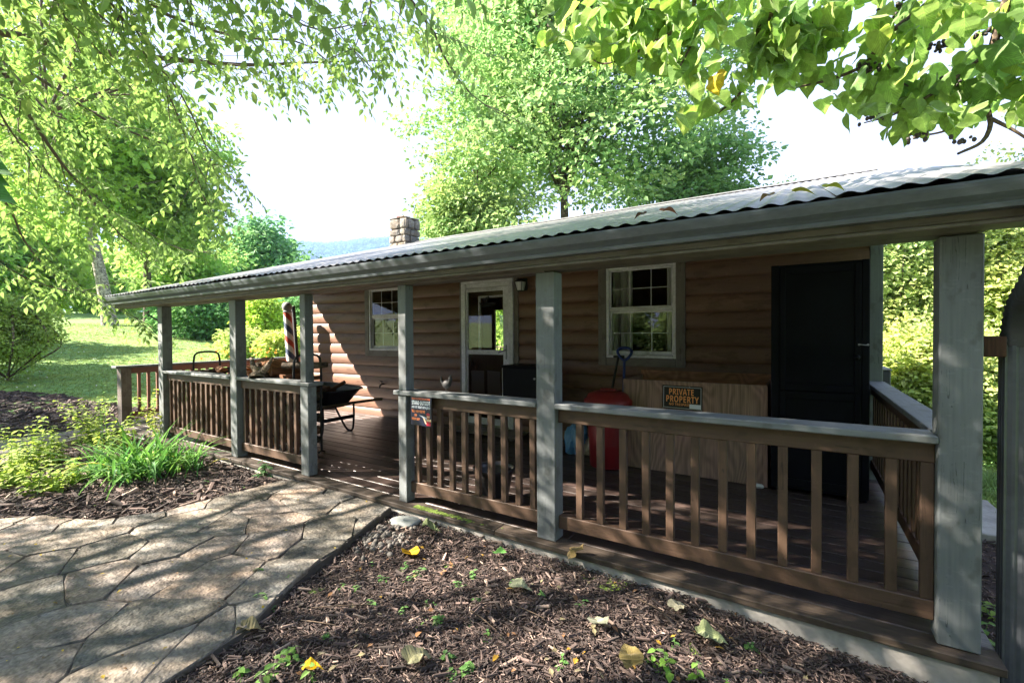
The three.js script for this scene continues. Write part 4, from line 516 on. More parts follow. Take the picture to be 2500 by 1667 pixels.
{ // log rack with firewood
  const k = thing('log_rack', 'black tubular steel firewood rack behind the left railing', 'log rack'); for (const x of [-4.74, -7.1]) { part('end_hoop', pipe([V(x, 0.03, -0.62), V(x, 0.5, -0.62), V(x, 1.06, -0.62), V(x, 1.135, -0.60), V(x, 1.158, -0.55), V(x, 1.158, -0.36), V(x, 1.135, -0.31), V(x, 1.06, -0.29), V(x, 0.5, -0.29), V(x, 0.03, -0.29)], 0.0135, 8, 60), M.iron, k); for (const z of [-0.29, -0.62]) part('foot', pipe([V(x, 0.012, z + 0.04), V(x, 0.03, z), V(x, 0.012, z - 0.04)], 0.011, 6), M.iron, k); } for (const z of [-0.36, -0.55]) part('rail', pipe([V(-7.1, 0.075, z), V(-6, 0.075, z), V(-4.74, 0.075, z)], 0.0135, 8), M.iron, k);
  const sM = [lin(0.55, 0.44, 0.36), lin(0.75, 0.62, 0.5), lin(0.45, 0.38, 0.33)].map(c => mat(c, { roughness: 0.9, map: logT, bumpMap: grainB, bumpScale: 0.006 })), eM = mat(lin(0.42, 0.31, 0.2), { roughness: 0.9, map: rep(grimeT, 4) }), bM = mat(lin(0.2, 0.165, 0.14), { roughness: 1, map: rep(barkT, 2, 2), bumpMap: barkB, bumpScale: 0.012 });
  // split log: wedge or half-round section extruded, bark on the round side
  const logG = (r, L, kind) => { const P = [], n = 8; const a0 = kind === 0 ? -0.7 : kind === 1 ? -1.5 : -3.14, a1 = -a0; if (kind < 2) P.push([0, -r * 0.25]); for (let i = 0; i <= n; i++) { const a = a0 + (a1 - a0) * i / n; if (kind === 2 && i === n) break; P.push([Math.sin(a) * r * rr(0.93, 1.05), Math.cos(a) * r * rr(0.93, 1.05) - (kind < 2 ? r * 0.35 : 0)]); } const g = new THREE.ExtrudeGeometry(new THREE.Shape(P.map(p => new THREE.Vector2(...p))), { depth: L, bevelEnabled: false, steps: 3 }); g.translate(0, 0, -L / 2); const p = g.attributes.position; for (let i = 0; i < p.count; i++) { const z = p.getZ(i); p.setX(i, p.getX(i) * (1 + 0.08 * (vn(z * 9, p.getY(i) * 9) - 0.5)) + 0.02 * Math.sin(z * 5 + r * 80)); } g.computeVertexNormals(); const uv = g.attributes.uv; for (let i = 0; i < uv.count; i++) uv.setXY(i, p.getZ(i) * 1.2 + r * 30, (p.getX(i) + p.getY(i)) * 2); return g; };
  const V_ = []; for (let i = 0; i < 9; i++) V_.push(logG(rr(0.05, 0.085), 0.40, i % 3)); const lab = 'split firewood log stacked in the rack behind the left railing';
  for (let x = -4.83, c = 0; x > -7.04; x -= 0.142, c++) { let y = 0.155; const top = x > -5.9 ? rr(0.95, 1.05) : x > -6.5 ? rr(0.86, 0.95) : rr(0.80, 0.92); while (y < top) { const o = part('firewood_log', V_[Math.floor(rnd() * 9)], rnd() < 0.4 ? bM : sM[Math.floor(rnd() * 3)], scene, [x + rr(-0.02, 0.02), y, -0.455 + rr(-0.03, 0.03)], [rr(-0.04, 0.04), rr(-0.1, 0.1), rr(0, 6.28)]); tag(o, lab, 'log', 'firewood stacked in the log rack'); y += rr(0.108, 0.135); } }
  // long split log lying on top, dark branch
  const g = logG(0.12, 0.62, 1); tag(part('firewood_log', g, sM[1], scene, [-5.42, 1.03, -0.42], [0, 1.35, 0.3]), 'long split log lying on top of the stack near the entrance', 'log');
  // forked driftwood on the railing cap
  const dk = mat(lin(0.42, 0.36, 0.3), { roughness: 0.95, map: rep(barkT, 3, 3), bumpMap: rep(barkB, 3, 3), bumpScale: 0.012 }); const d = thing('driftwood', 'forked antler-like piece of weathered wood on the rail cap', 'driftwood', [-5.03, 0.921, -0.065]); part('stump', tube([V(0.0, 0.0, 0.02), V(-0.01, 0.035, 0.01), V(-0.01, 0.08, 0), V(-0.02, 0.12, 0)], 0.085, 0.05, 10, 9, t => 0.088 - 0.045 * t + 0.012 * Math.sin(t * 9)), dk, d); part('fork', tube([V(-0.02, 0.06, 0), V(-0.09, 0.11, 0.01), V(-0.14, 0.17, 0.0), V(-0.19, 0.20, -0.02), V(-0.235, 0.205, -0.03)], 0.042, 0.012, 16, 8), dk, d); part('fork', tube([V(0.0, 0.06, 0), V(0.08, 0.09, -0.01), V(0.16, 0.13, 0), V(0.23, 0.18, 0.01), V(0.29, 0.235, 0.01)], 0.05, 0.009, 16, 8), dk, d);
  tag(part('firewood_log', tube([V(-0.22, 0.05, 0), V(-0.05, 0.055, 0.02), V(0.15, 0.05, 0), V(0.28, 0.06, -0.02)], 0.05, 0.03, 12, 8), bM, scene, [-4.78, 0.99, -0.42], [0, 0.5, 0]), 'dark bark-covered branch on the end of the stack', 'log');
  tag(part('firewood_log', logG(0.05, 0.42, 1), sM[0], scene, [-6.35, 0.955, -0.3], [0, 1.3, 0.2]), 'flat split log on the stack behind the far left railing', 'log');
}
{ // wheelbarrow, handles towards the door
  const w = thing('wheelbarrow', 'black wheelbarrow with wooden handles parked behind the log rack', 'wheelbarrow', [-5.72, 0.004, -1.36], 0.0); const gm = mat(lin(0.022, 0.024, 0.03), { roughness: 0.4, map: grimeT });
  // tray as a tapered shell: rim and bottom rings
  const ring = (x0, x1, hw, y0, y1, r) => { const P = []; for (let i = 0; i < 32; i++) { const a = i / 32 * 6.2832, e = v => Math.sign(v) * Math.pow(Math.abs(v), 0.5); const u = e(Math.cos(a)), v = e(Math.sin(a)), x = (x0 + x1) / 2 + u * (x1 - x0) / 2; P.push(V(x, y0 + (y1 - y0) * (x - x0) / (x1 - x0), v * hw * (1 - 0.12 * (u < 0 ? -u : 0)))); } return P; };
  const loft = (R, closeLast) => { const P = [], I = []; R.forEach(r => r.forEach(p => P.push(p.x, p.y, p.z))); const n = 32; for (let j = 0; j < R.length - 1; j++) for (let i = 0; i < n; i++) { const a = j * n + i, b = j * n + (i + 1) % n; I.push(a, b, a + n, b, b + n, a + n); } if (closeLast) { const k = (R.length - 1) * n; for (let i = 1; i < n - 1; i++) I.push(k, k + i, k + i + 1); } const g = new THREE.BufferGeometry(); g.setAttribute('position', new THREE.Float32BufferAttribute(P, 3)); g.setIndex(I); return toCreasedNormals(g, 0.7); };
  part('tray', loft([ring(-0.52, 0.50, 0.345, 0.67, 0.625), ring(-0.545, 0.535, 0.365, 0.68, 0.635), ring(-0.545, 0.535, 0.365, 0.668, 0.62), ring(-0.52, 0.50, 0.34, 0.665, 0.615), ring(-0.30, 0.27, 0.21, 0.37, 0.37), ring(-0.29, 0.26, 0.205, 0.375, 0.375)], true), gm, w); const wood = mat(lin(0.20, 0.13, 0.08), { map: grainT });
  for (const s of [-1, 1]) { part('handle', pipe([V(-0.62, 0.20, s * 0.08), V(-0.2, 0.33, s * 0.19), V(0.3, 0.41, s * 0.25), V(0.88, 0.505, s * 0.27)], 0.02, 8), wood, w); part('leg', pipe([V(-0.05, 0.34, s * 0.2), V(0.06, 0.15, s * 0.23), V(0.16, 0.02, s * 0.25), V(0.27, 0.02, s * 0.25), V(0.31, 0.2, s * 0.25), V(0.31, 0.4, s * 0.25)], 0.015, 7, 40), M.iron, w); } part('cross_brace', box(0.02, 0.05, 0.48, 0.004).translate(0.30, 0.22, 0), M.iron, w); part('side_plate', box(0.34, 0.11, 0.006, 0.002).translate(0.14, 0.255, 0.235), gm, w);
  const wl = grp('wheel', w, [-0.62, 0.20, 0]); part('tyre', new THREE.TorusGeometry(0.145, 0.052, 12, 32), M.blackRough, wl); part('rim', new THREE.CylinderGeometry(0.1, 0.1, 0.05, 20).rotateX(Math.PI / 2), M.metal, wl);
  for (const [x, z, a, b, l] of [[0.25, 0.05, 0.5, 0.35, 0.42], [-0.05, -0.1, -0.3, 0.1, 0.5], [0.05, 0.15, 0.2, 0.15, 0.45]]) tag(part('kindling_stick', box(l, 0.045, 0.06, 0.008), mat(lin(0.26, 0.18, 0.12), { map: logT, roughness: 0.9 }), scene, [-5.72 + x, 0.60 + b * 0.12, -1.36 + z], [0.3, a, b]), 'split kindling stick lying in the wheelbarrow', 'stick', 'kindling in the wheelbarrow');
}
{ // small black bird figure
  const p = onY(1078, 958, 0.925), b = thing('bird_figurine', 'small black metal bird figurine on the rail cap', 'figurine', [p.x, 0.922, -0.115]); const s = new THREE.SphereGeometry(1, 14, 10); part('body', s.clone().scale(0.042, 0.034, 0.026).rotateZ(0.3).translate(0, 0.062, 0), M.blackRough, b); part('head', s.clone().scale(0.018, 0.02, 0.015).translate(0.036, 0.106, 0), M.blackRough, b); part('neck', tube([V(0.024, 0.07, 0), V(0.034, 0.09, 0), V(0.036, 0.105, 0)], 0.02, 0.014, 6, 7), M.blackRough, b); part('tail', tube([V(-0.03, 0.06, 0), V(-0.055, 0.085, 0), V(-0.058, 0.125, 0)], 0.016, 0.004, 8, 6), M.blackRough, b); part('beak', new THREE.ConeGeometry(0.006, 0.02, 6).rotateZ(-1.57).translate(0.06, 0.104, 0), M.blackRough, b); part('comb', box(0.02, 0.014, 0.004, 0.001).translate(0.036, 0.13, 0), M.blackRough, b); for (const z of [-0.01, 0.01]) part('leg', pipe([V(0, 0, z), V(0, 0.02, z), V(0, 0.04, z)], 0.003, 5), M.blackRough, b);
}
{ // tap on the wall
  const t = thing('wall_tap', 'dark garden tap on the log wall', 'tap', [-5.97, 0.55, ZW + 0.03]); const br = mat(lin(0.05, 0.04, 0.03), { roughness: 0.5, metalness: 0.5 }); part('pipe', pipe([V(0, 0, -0.02), V(0, 0, 0.06), V(0, -0.02, 0.1), V(0, -0.06, 0.11)], 0.013, 8), br, t); part('wheel', new THREE.TorusGeometry(0.03, 0.006, 6, 14).rotateX(1.2).translate(0, 0.05, 0.07), br, t); part('stem', pipe([V(0, 0, 0.05), V(0, 0.03, 0.06), V(0, 0.05, 0.07)], 0.007, 6), br, t);
}
{ // dark utility box behind the house corner, hanging bracket at the left
  const a = thing('utility_box', 'dark metal utility box beyond the right corner of the cabin', 'utility box', [0.74, -0.1, -3.45]); part('case', span(-0.08, 0.035, 0, 1.08, -0.25, 0.22, 0.008), mat(lin(0.05, 0.06, 0.07), { roughness: 0.5 }), a); part('lid', span(-0.085, 0.042, 1.081, 1.10, -0.26, 0.23, 0.004), mat(lin(0.2, 0.21, 0.22), { roughness: 0.5 }), a); part('handle', box(0.015, 0.12, 0.03, 0.004).translate(0.02, 0.85, 0.232), M.iron, a);
  const h = thing('iron_bracket', 'dark iron hanging bracket on the leftmost porch post', 'bracket', [-7.446, 1.55, -0.07]); part('bar', pipe([V(-0.012, 0.0, 0), V(-0.012, 0.1, 0), V(-0.012, 0.22, 0)], 0.012, 6), M.iron, h); part('arm', pipe([V(-0.02, 0.02, 0), V(-0.22, 0.07, 0), V(-0.46, 0.14, 0)], 0.011, 6), M.iron, h); part('hook', pipe([V(-0.46, 0.14, 0), V(-0.5, 0.13, 0), V(-0.51, 0.17, 0), V(-0.48, 0.2, 0)], 0.008, 6), M.iron, h);
  const f = thing('hummingbird_feeder', 'small red feeder hanging from the side beam at the left end', 'feeder', [-7.40, 1.60, -1.05]); part('dish', new THREE.LatheGeometry([[0, 0], [0.045, 0.005], [0.055, 0.02], [0.04, 0.035], [0, 0.04]].map(p => new THREE.Vector2(...p)), 16), mat(lin(0.35, 0.03, 0.03), { roughness: 0.4 }), f); part('wire', pipe([V(0, 0.04, 0), V(0, 0.32, 0), V(0, 0.62, 0)], 0.002, 5), M.iron, f);
}

// ---------------------------------------------------------------- vegetation
function leafGeo(L, W, fold, curl, st = [[0, 0], [0.3, 0.5], [0.65, 0.40], [1, 0]], pet = 0, lobe = 0) {
  const m = [], l = [], r = [], U = []; const P = [], T = (a, b, c) => P.push(a, b, c); const y = x => -curl * x * x * L;
  const mid = st.map(([x]) => ({ p: V(x * L, y(x), 0), uv: [0.5, x] })), lf = st.map(([x, w]) => ({ p: V(x * L, y(x) + fold * w * W, w * W), uv: [0.5 + w, x] })), rt = st.map(([x, w]) => ({ p: V(x * L, y(x) + fold * w * W, -w * W), uv: [0.5 - w, x] }));
  for (let i = 0; i < st.length - 1; i++) { const a0 = st[i][1] === 0, b0 = st[i + 1][1] === 0; if (a0) { T(mid[i], lf[i + 1], mid[i + 1]); T(mid[i], mid[i + 1], rt[i + 1]); } else if (b0) { T(lf[i], mid[i + 1], mid[i]); T(mid[i], mid[i + 1], rt[i]); } else { T(lf[i], lf[i + 1], mid[i + 1]); T(lf[i], mid[i + 1], mid[i]); T(mid[i], mid[i + 1], rt[i + 1]); T(mid[i], rt[i + 1], rt[i]); } }
  if (lobe) for (const s of [1, -1]) { const e = s > 0 ? lf : rt, L4 = [[-0.55, 0.12], [-1, 0.24], [-0.85, 0.36], [-0.35, 0.435]].map(([x, z]) => ({ p: V(x * lobe * L, fold * z * W, s * z * W), uv: [0.5 + s * z, 0] })).concat([e[1]]); for (let i = 0; i < 4; i++) if (s > 0) T(mid[0], L4[i], L4[i + 1]); else T(mid[0], L4[i + 1], L4[i]); }
  if (pet) { const a = { p: V(-pet, pet * 0.25, 0.0025), uv: [0.5, 0] }, b = { p: V(-pet, pet * 0.25, -0.0025), uv: [0.5, 0] }, c = { p: V(0.01, 0, 0.002), uv: [0.5, 0.02] }, d = { p: V(0.01, 0, -0.002), uv: [0.5, 0.02] }; T(a, c, d); T(a, d, b); }
  const g = new THREE.BufferGeometry(); g.setAttribute('position', new THREE.Float32BufferAttribute(P.flatMap(v => [v.p.x, v.p.y, v.p.z]), 3)); g.setAttribute('uv', new THREE.Float32BufferAttribute(P.flatMap(v => v.uv), 2)); g.computeVertexNormals(); return g;
}
const basisQ = (d, n) => { const z = d.clone().cross(n); if (z.lengthSq() < 1e-6) z.set(0, 0, 1); z.normalize(); const y = z.clone().cross(d).normalize(); return new THREE.Quaternion().setFromRotationMatrix(new THREE.Matrix4().makeBasis(d, y, z)); };
const dirR = () => { const z = rr(-1, 1), a = rr(0, 6.2832), r = Math.sqrt(1 - z * z); return V(r * Math.cos(a), z, r * Math.sin(a)); };
const HEART = [[0, 0], [0.05, 0.46], [0.14, 0.525], [0.26, 0.53], [0.38, 0.49], [0.5, 0.415], [0.62, 0.325], [0.73, 0.235], [0.83, 0.15], [0.92, 0.065], [1, 0]];
const heartG = [[0.2, 0.15], [0.35, 0.25], [0.1, 0.3], [-0.12, 0.22], [0.28, 0.05]].map(([f, c]) => (() => { const g = leafGeo(1, 0.9, f, c, HEART, 0.35, 0.12), p = g.attributes.position; for (let i = 0; i < p.count; i++) { const x = p.getX(i), z = p.getZ(i); p.setY(i, p.getY(i) + 0.05 * Math.sin(x * 9 + c * 20) * Math.abs(z) * 2 + 0.035 * Math.sin(z * 13 + x * 5 + f * 9)); } const q = mergeVertices(g, 1e-4); q.computeVertexNormals(); return q; })());

// clump of small leaves for crowns seen from afar
function clump(n, leaf, flat = 0.75, s = 1) {
  const keep = seed; seed = 900 + s; const P = []; for (let k = 0; k < n; k++) { let c = dirR().multiplyScalar(Math.pow(rnd(), 0.45)); c.y *= flat; const d = V(c.x, -0.25, c.z).add(dirR().multiplyScalar(0.7)).normalize(), nn = V(0, 1, 0).add(dirR().multiplyScalar(0.75)).normalize(), q = basisQ(d, nn), L = leaf * rr(0.7, 1.3), f = rr(0.05, 0.25), t = (x, y, z) => V(x, y, z).applyQuaternion(q).add(c); const a = t(0, 0, 0), b = t(L * 0.45, f * L, L * 0.36), e = t(L, -0.1 * L, 0), g = t(L * 0.45, f * L, -L * 0.36); for (const v of [a, b, e, a, e, g]) P.push(v.x, v.y, v.z); }
  seed = keep; const g = new THREE.BufferGeometry(); g.setAttribute('position', new THREE.Float32BufferAttribute(P, 3)); g.computeVertexNormals(); return g;
}
const CL = { fine: clump(90, 0.19, 0.75, 1), mid: clump(60, 0.26, 0.7, 2), coarse: clump(44, 0.34, 0.7, 3), flat: clump(110, 0.155, 0.36, 4) };
const cols = (base, v, n) => { const o = []; for (let i = 0; i < n; i++) { const t = rr(1 - v, 1 + v), y = rr(-0.25, 0.35) * v; o.push(lin(base[0] * t * (1 + y), base[1] * t, base[2] * t * (1 - y))); } return o; };
// a tree: trunk with limbs, crown of leaf clumps spread through a lobed volume
function tree(name, label, cat, group, { x, z, trunkR = 0.2, fork, c, r, n, size = 0.9, geo = CL.fine, col = [0.16, 0.30, 0.05], v = 0.3, lean = [0, 0], limbs = 8, bark = M.bark, shell = 0.5, lobes = 9, y, forked = 0, sd = 1, keep }) {
  const hold = seed; seed = 5000 + sd * 131; const by = y ?? H(x, z) - 0.05, t = thing(name, label, cat, [x, by, z], 0, group), C = V(c[0] - x, c[1] - by, c[2] - z), R = V(...r);
  const lob = []; for (let k = 0; k < lobes; k++) { const d = dirR(); lob.push([d, rr(0.34, 0.6)]); }
  const tips = [], mats = []; let guard = 0;
  while (mats.length < n && guard++ < n * 30) { const d = dirR(); let k = 0.58; for (const [q, a] of lob) k = Math.max(k, 0.55 + a * Math.max(0, d.dot(q) - 0.55) / 0.45 + 0.0); const rad = Math.pow(rnd(), shell) * Math.min(1.1, k), p = V(d.x * R.x * rad, d.y * R.y * rad, d.z * R.z * rad).add(C); if (p.y < 0.25) continue; if (keep && !keep(p.x + x, p.y + by, p.z + z)) continue; const s = size * rr(0.65, 1.35); mats.push(M4(p, EU(rr(-0.4, 0.4), rr(0, 6.28), rr(-0.4, 0.4)), V(s, s * rr(0.7, 1.05), s))); if (rad > 0.45 && tips.length < limbs * 4) tips.push(p); }
  const F = V(lean[0], fork - by, lean[1]), g = []; if (trunkR > 0) {
    g.push(tube([V(0, -0.3, 0), V(lean[0] * 0.1, F.y * 0.05, lean[1] * 0.1), V(lean[0] * 0.45 + rr(-0.1, 0.1), F.y * 0.5, lean[1] * 0.45), F], trunkR, trunkR * 0.7, 14, 10, q => trunkR * (1 - 0.35 * q + 0.55 * Math.exp(-q * 16))));
    const stems = forked || 1, S = []; for (let k = 0; k < stems; k++) { const a = k / stems * 6.28 + rr(-0.4, 0.4), top = V(C.x + Math.cos(a) * R.x * 0.28 * (stems > 1 ? 1 : 0.2), C.y + R.y * rr(0.35, 0.7), C.z + Math.sin(a) * R.z * 0.28 * (stems > 1 ? 1 : 0.2)); const mid = F.clone().lerp(top, 0.4).add(V(Math.cos(a) * 0.4 * stems / 3, 0, Math.sin(a) * 0.4 * stems / 3)); S.push([F.clone(), mid, top]); g.push(tube([F.clone().add(V(0, -0.2, 0)), F.clone().lerp(mid, 0.4).add(V(Math.cos(a) * 0.2, 0, Math.sin(a) * 0.2)), mid, top], trunkR * (stems > 1 ? 0.5 : 0.7), 0.03, 14, 7)); }
    for (let k = 0; k < limbs; k++) { const q = tips[Math.floor(rnd() * tips.length)]; if (!q) break; const s = S[k % S.length], f = rr(0.05, 0.7), a = f < 0.4 ? s[0].clone().lerp(s[1], f / 0.4) : s[1].clone().lerp(s[2], (f - 0.4) / 0.6), m = a.clone().lerp(q, 0.5).add(V(0, -0.05 * a.distanceTo(q), 0)); g.push(tube([a, m, q], trunkR * 0.28, 0.015, 8, 5)); }
    part('trunk', merge(g), bark, t);
  }
  inst('crown', geo, M.leaf, mats, cols(col, v, mats.length), t); seed = hold; return t;
}
const near = (px, py, d) => { const p = at(px, py, d); return [p.x, p.y, p.z]; };
// big trees behind the house
const behind = (px, pyT, pyB, d, rx, o) => { const c = near(px, (pyT + pyB) / 2, d), ry = (pyB - pyT) / 2 * d / 1111; return { x: c[0], z: c[2], c, r: [rx * d / 1111, ry, rx * d / 1111 * (o.zr ?? 0.85)], ...o }; };
const skyHole = [[640, 330], [760, 280], [860, 290], [950, 250], [975, 300], [955, 380], [985, 470], [990, 540], [1000, 600], [600, 600], [640, 470]], skyHole2 = [[1790, 500], [1858, 430], [1880, 330], [2000, 250], [2080, 380], [2190, 400], [2220, 440], [2100, 470]];
const clear = (x, y, z) => { const [a, b, d] = proj(V(x, y, z)); return d < 0 || !(inPoly(a, b, skyHole) || inPoly(a, b, skyHole2)); };
tree('tulip_tree', 'tall forked broadleaf tree rising behind the middle of the roof', 'tree', 'trees behind the cabin', behind(1375, -420, 640, 19, 540, { trunkR: 0.24, fork: at(1345, 470, 19).y, n: 640, size: 1.3, geo: CL.flat, col: [0.27, 0.44, 0.16], limbs: 40, forked: 4, sd: 1, zr: 0.55, bark: M.bark, keep: clear, shell: 0.42 }));
tree('tulip_tree', 'smaller tree with short leaning trunk beside the stone chimney', 'tree', 'trees behind the cabin', behind(1150, 330, 700, 17, 180, { trunkR: 0.16, fork: at(1150, 560, 17).y, lean: [0.3, 0], n: 170, size: 1.1, geo: CL.flat, col: [0.28, 0.42, 0.14], limbs: 9, sd: 2, keep: clear }));
tree('tulip_tree', 'dense dark green tree behind the right half of the ridge', 'tree', 'trees behind the cabin', behind(1690, 300, 760, 21, 175, { trunkR: 0.2, fork: at(1690, 560, 21).y, n: 300, size: 1.25, geo: CL.flat, col: [0.23, 0.41, 0.15], limbs: 10, sd: 3, keep: clear }));
tree('tulip_tree', 'hazy pale tree standing farthest back above the ridge', 'tree', 'trees behind the cabin', behind(1250, -600, 330, 30, 260, { trunkR: 0.22, fork: at(1250, 420, 30).y, n: 420, size: 1.5, geo: CL.coarse, col: [0.25, 0.42, 0.13], limbs: 8, sd: 4, keep: clear }));
tree('tulip_tree', 'pale tree top just showing over the right end of the ridge', 'tree', 'trees behind the cabin', behind(1930, 432, 560, 24, 40, { trunkR: 0.12, fork: at(1930, 520, 24).y, n: 30, size: 0.6, col: [0.22, 0.34, 0.07], limbs: 3, sd: 5 }));
// the wood on the slope right of the cabin
const R3 = [[2180, 455, 1190, 13, 150, 0], [2330, 380, 1230, 15, 170, 1], [2460, 300, 1190, 12, 190, 2], [2080, 560, 1100, 17, 140, 1], [2620, 250, 1200, 14, 220, 0], [2250, 760, 1190, 10, 110, 2], [2440, 800, 1180, 9.5, 120, 0], [2800, 200, 1200, 16, 260, 1]];
const rl = ['slender tree framed between cabinet and right post', 'tall leafy tree directly behind the right post', 'broad bright tree right of the right post', 'tree half hidden behind the black cabinet', 'tree beyond the downspout at the right edge', 'low leafy sapling behind the side railing', 'low bushy sapling at the lawn edge right of the post', 'tree farthest right on the wooded slope'];
R3.map(q => [q[0], q[1], q[2] - 30, q[3] * 1.2, q[4], q[5]]).forEach(([px, a, b, d, rx, k], i) => tree('forest_tree', rl[i], 'tree', 'wood on the slope right of the cabin', behind(px, a, b, d, rx, { trunkR: i > 4 ? 0.06 : 0.13, fork: at(px, b - 260, d).y, y: Math.min(H(...(p => [p[0], p[2]])(near(px, b, d))), at(px, b, d).y) - 0.3, n: 430, size: d * 0.055, geo: CL.fine, col: [[0.42, 0.54, 0.18], [0.32, 0.47, 0.19], [0.46, 0.56, 0.17]][k], v: 0.35, limbs: 7, sd: 20 + i, shell: 0.6, keep: clear })));
// trees and bushes over the lawn at the left
tree('lawn_tree', 'big grey-trunked tree standing on the lawn at far left', 'tree', 'trees on the lawn', { ...behind(225, 40, 640, 30, 300, {}), x: near(272, 800, 30)[0], z: near(272, 800, 30)[2], y: at(272, 803, 30).y, trunkR: 0.42, lean: [-1.07, 0.68], fork: at(240, 560, 30).y, n: 380, size: 1.5, geo: CL.mid, col: [0.34, 0.5, 0.11], limbs: 12, sd: 40, bark: M.barkPale });
tree('lawn_tree', 'second darker tree trunk at the edge of the lawn', 'tree', 'trees on the lawn', { ...behind(400, 250, 700, 36, 190, {}), x: near(362, 790, 36)[0], z: near(362, 790, 36)[2], y: at(362, 795, 36).y, trunkR: 0.36, fork: at(370, 620, 36).y, n: 240, size: 1.6, geo: CL.mid, col: [0.3, 0.46, 0.12], limbs: 9, sd: 41 });
const LB = [[640, 530, 780, 55, 100, [0.12, 0.25, 0.10], 'rounded hazy tree left of the mountain view'], [540, 600, 800, 50, 90, [0.2, 0.34, 0.10], 'pale tree just above the left end of the roof'], [90, 480, 800, 46, 160, [0.26, 0.36, 0.07], 'yellow-green trees beyond the lawn at far left'], [430, 560, 800, 42, 110, [0.24, 0.36, 0.09], 'bright tree behind the lawn tree trunks'], [-60, 420, 790, 40, 150, [0.2, 0.33, 0.07], 'tree at the left edge beyond the shrub'], [250, 600, 790, 56, 140, [0.24, 0.36, 0.10], 'tree filling the gap between the lawn trunks']];
LB.forEach(([px, a, b, d, rx, col, lab], i) => tree('field_tree', lab, 'tree', 'trees beyond the lawn', behind(px, a, b, d, rx, { y: H(...(p => [p[0], p[2]])(near(px, b, d))) - 0.3, trunkR: 0.2, fork: at(px, b - 60, d).y, n: 240, size: d * 0.042, geo: CL.mid, col: col.map(q => q * 1.6), limbs: 5, sd: 50 + i })));
const BU = [[500, 690, 850, 26, 90, [0.10, 0.22, 0.07], 'dark green bush seen between the two left posts'], [430, 700, 840, 28, 60, [0.12, 0.26, 0.08], 'green bush behind the leftmost post'], [600, 650, 880, 30, 100, [0.09, 0.2, 0.07], 'dark bush behind the bright sapling'], [640, 725, 860, 20, 45, [0.3, 0.42, 0.07], 'bright yellow-green sapling between posts and barber pole'], [690, 800, 900, 17, 55, [0.30, 0.38, 0.09], 'pale leafy bush left of the barber pole'], [600, 800, 900, 18, 50, [0.28, 0.36, 0.1], 'low pale bush behind the log rack'], [760, 640, 900, 24, 90, [0.1, 0.22, 0.08], 'dark bush behind the barber pole'], [700, 680, 860, 32, 90, [0.12, 0.24, 0.08], 'tall dark bush at the left house corner']];
BU.forEach(([px, a, b, d, rx, col, lab], i) => tree('bush', lab, 'bush', 'bushes at the lawn edge', behind(px, a, b, d, rx, { y: at(px, b, d).y - 0.2, trunkR: 0.06, fork: at(px, b - 20, d).y, n: 170, size: d * 0.03, geo: CL.mid, col: col.map(q => q * 1.5), limbs: 6, sd: 70 + i })));
// shrub at the left edge with many thin stems
tree('shrub', 'multi-stemmed shrub in the mulch at the left edge', 'shrub', null, { ...behind(25, 680, 905, 12.3, 120, {}), x: near(18, 938, 12.3)[0], z: near(18, 938, 12.3)[2], y: at(18, 942, 12.3).y, trunkR: 0.035, fork: at(18, 905, 12.3).y, forked: 7, n: 300, size: 0.30, geo: CL.mid, col: [0.32, 0.46, 0.10], limbs: 24, sd: 90 });
// trees behind the camera (mirrored in the windows)
[[-2, 13, 4.2, 'broad tree standing behind the viewer'], [5, 12, 4, 'tree behind the viewer to the right'], [-10, 17, 4.5, 'tree behind the viewer to the left'], [10, 4, 3.6, 'tree far right of the porch beside the viewer'], [1.5, 20, 5, 'tall tree farther behind the viewer']].forEach(([x, z, r, lab], i) => tree('yard_tree', lab, 'tree', 'trees behind the viewer', { x, z, trunkR: 0.2, fork: 2.2, c: [x, 4.6, z], r: [r, 4.0, r], n: 260, size: 1.1, geo: CL.mid, col: [0.2, 0.36, 0.07], limbs: 8, sd: 110 + i }));

// trees left of the view whose shade falls on the lawn
[[-25, 3.6, 3.0, 'nearest tree left of the view shading the lawn'], [-33, 2.0, 3.6, 'middle tree left of the view shading the lawn'], [-42, 6, 4, 'farthest tree left of the view shading the lawn'], [-20, 8, 3, 'tree left of the path shading the lawn edge']].forEach(([x, z, r, lab], i) => tree('shade_tree', lab, 'tree', 'trees shading the lawn', { x, z, trunkR: 0.22, fork: 3.5, c: [x, 6.8, z], r: [r, 2.6, r], n: 200, size: 1.1, geo: CL.mid, col: [0.28, 0.42, 0.12], limbs: 8, sd: 150 + i }));
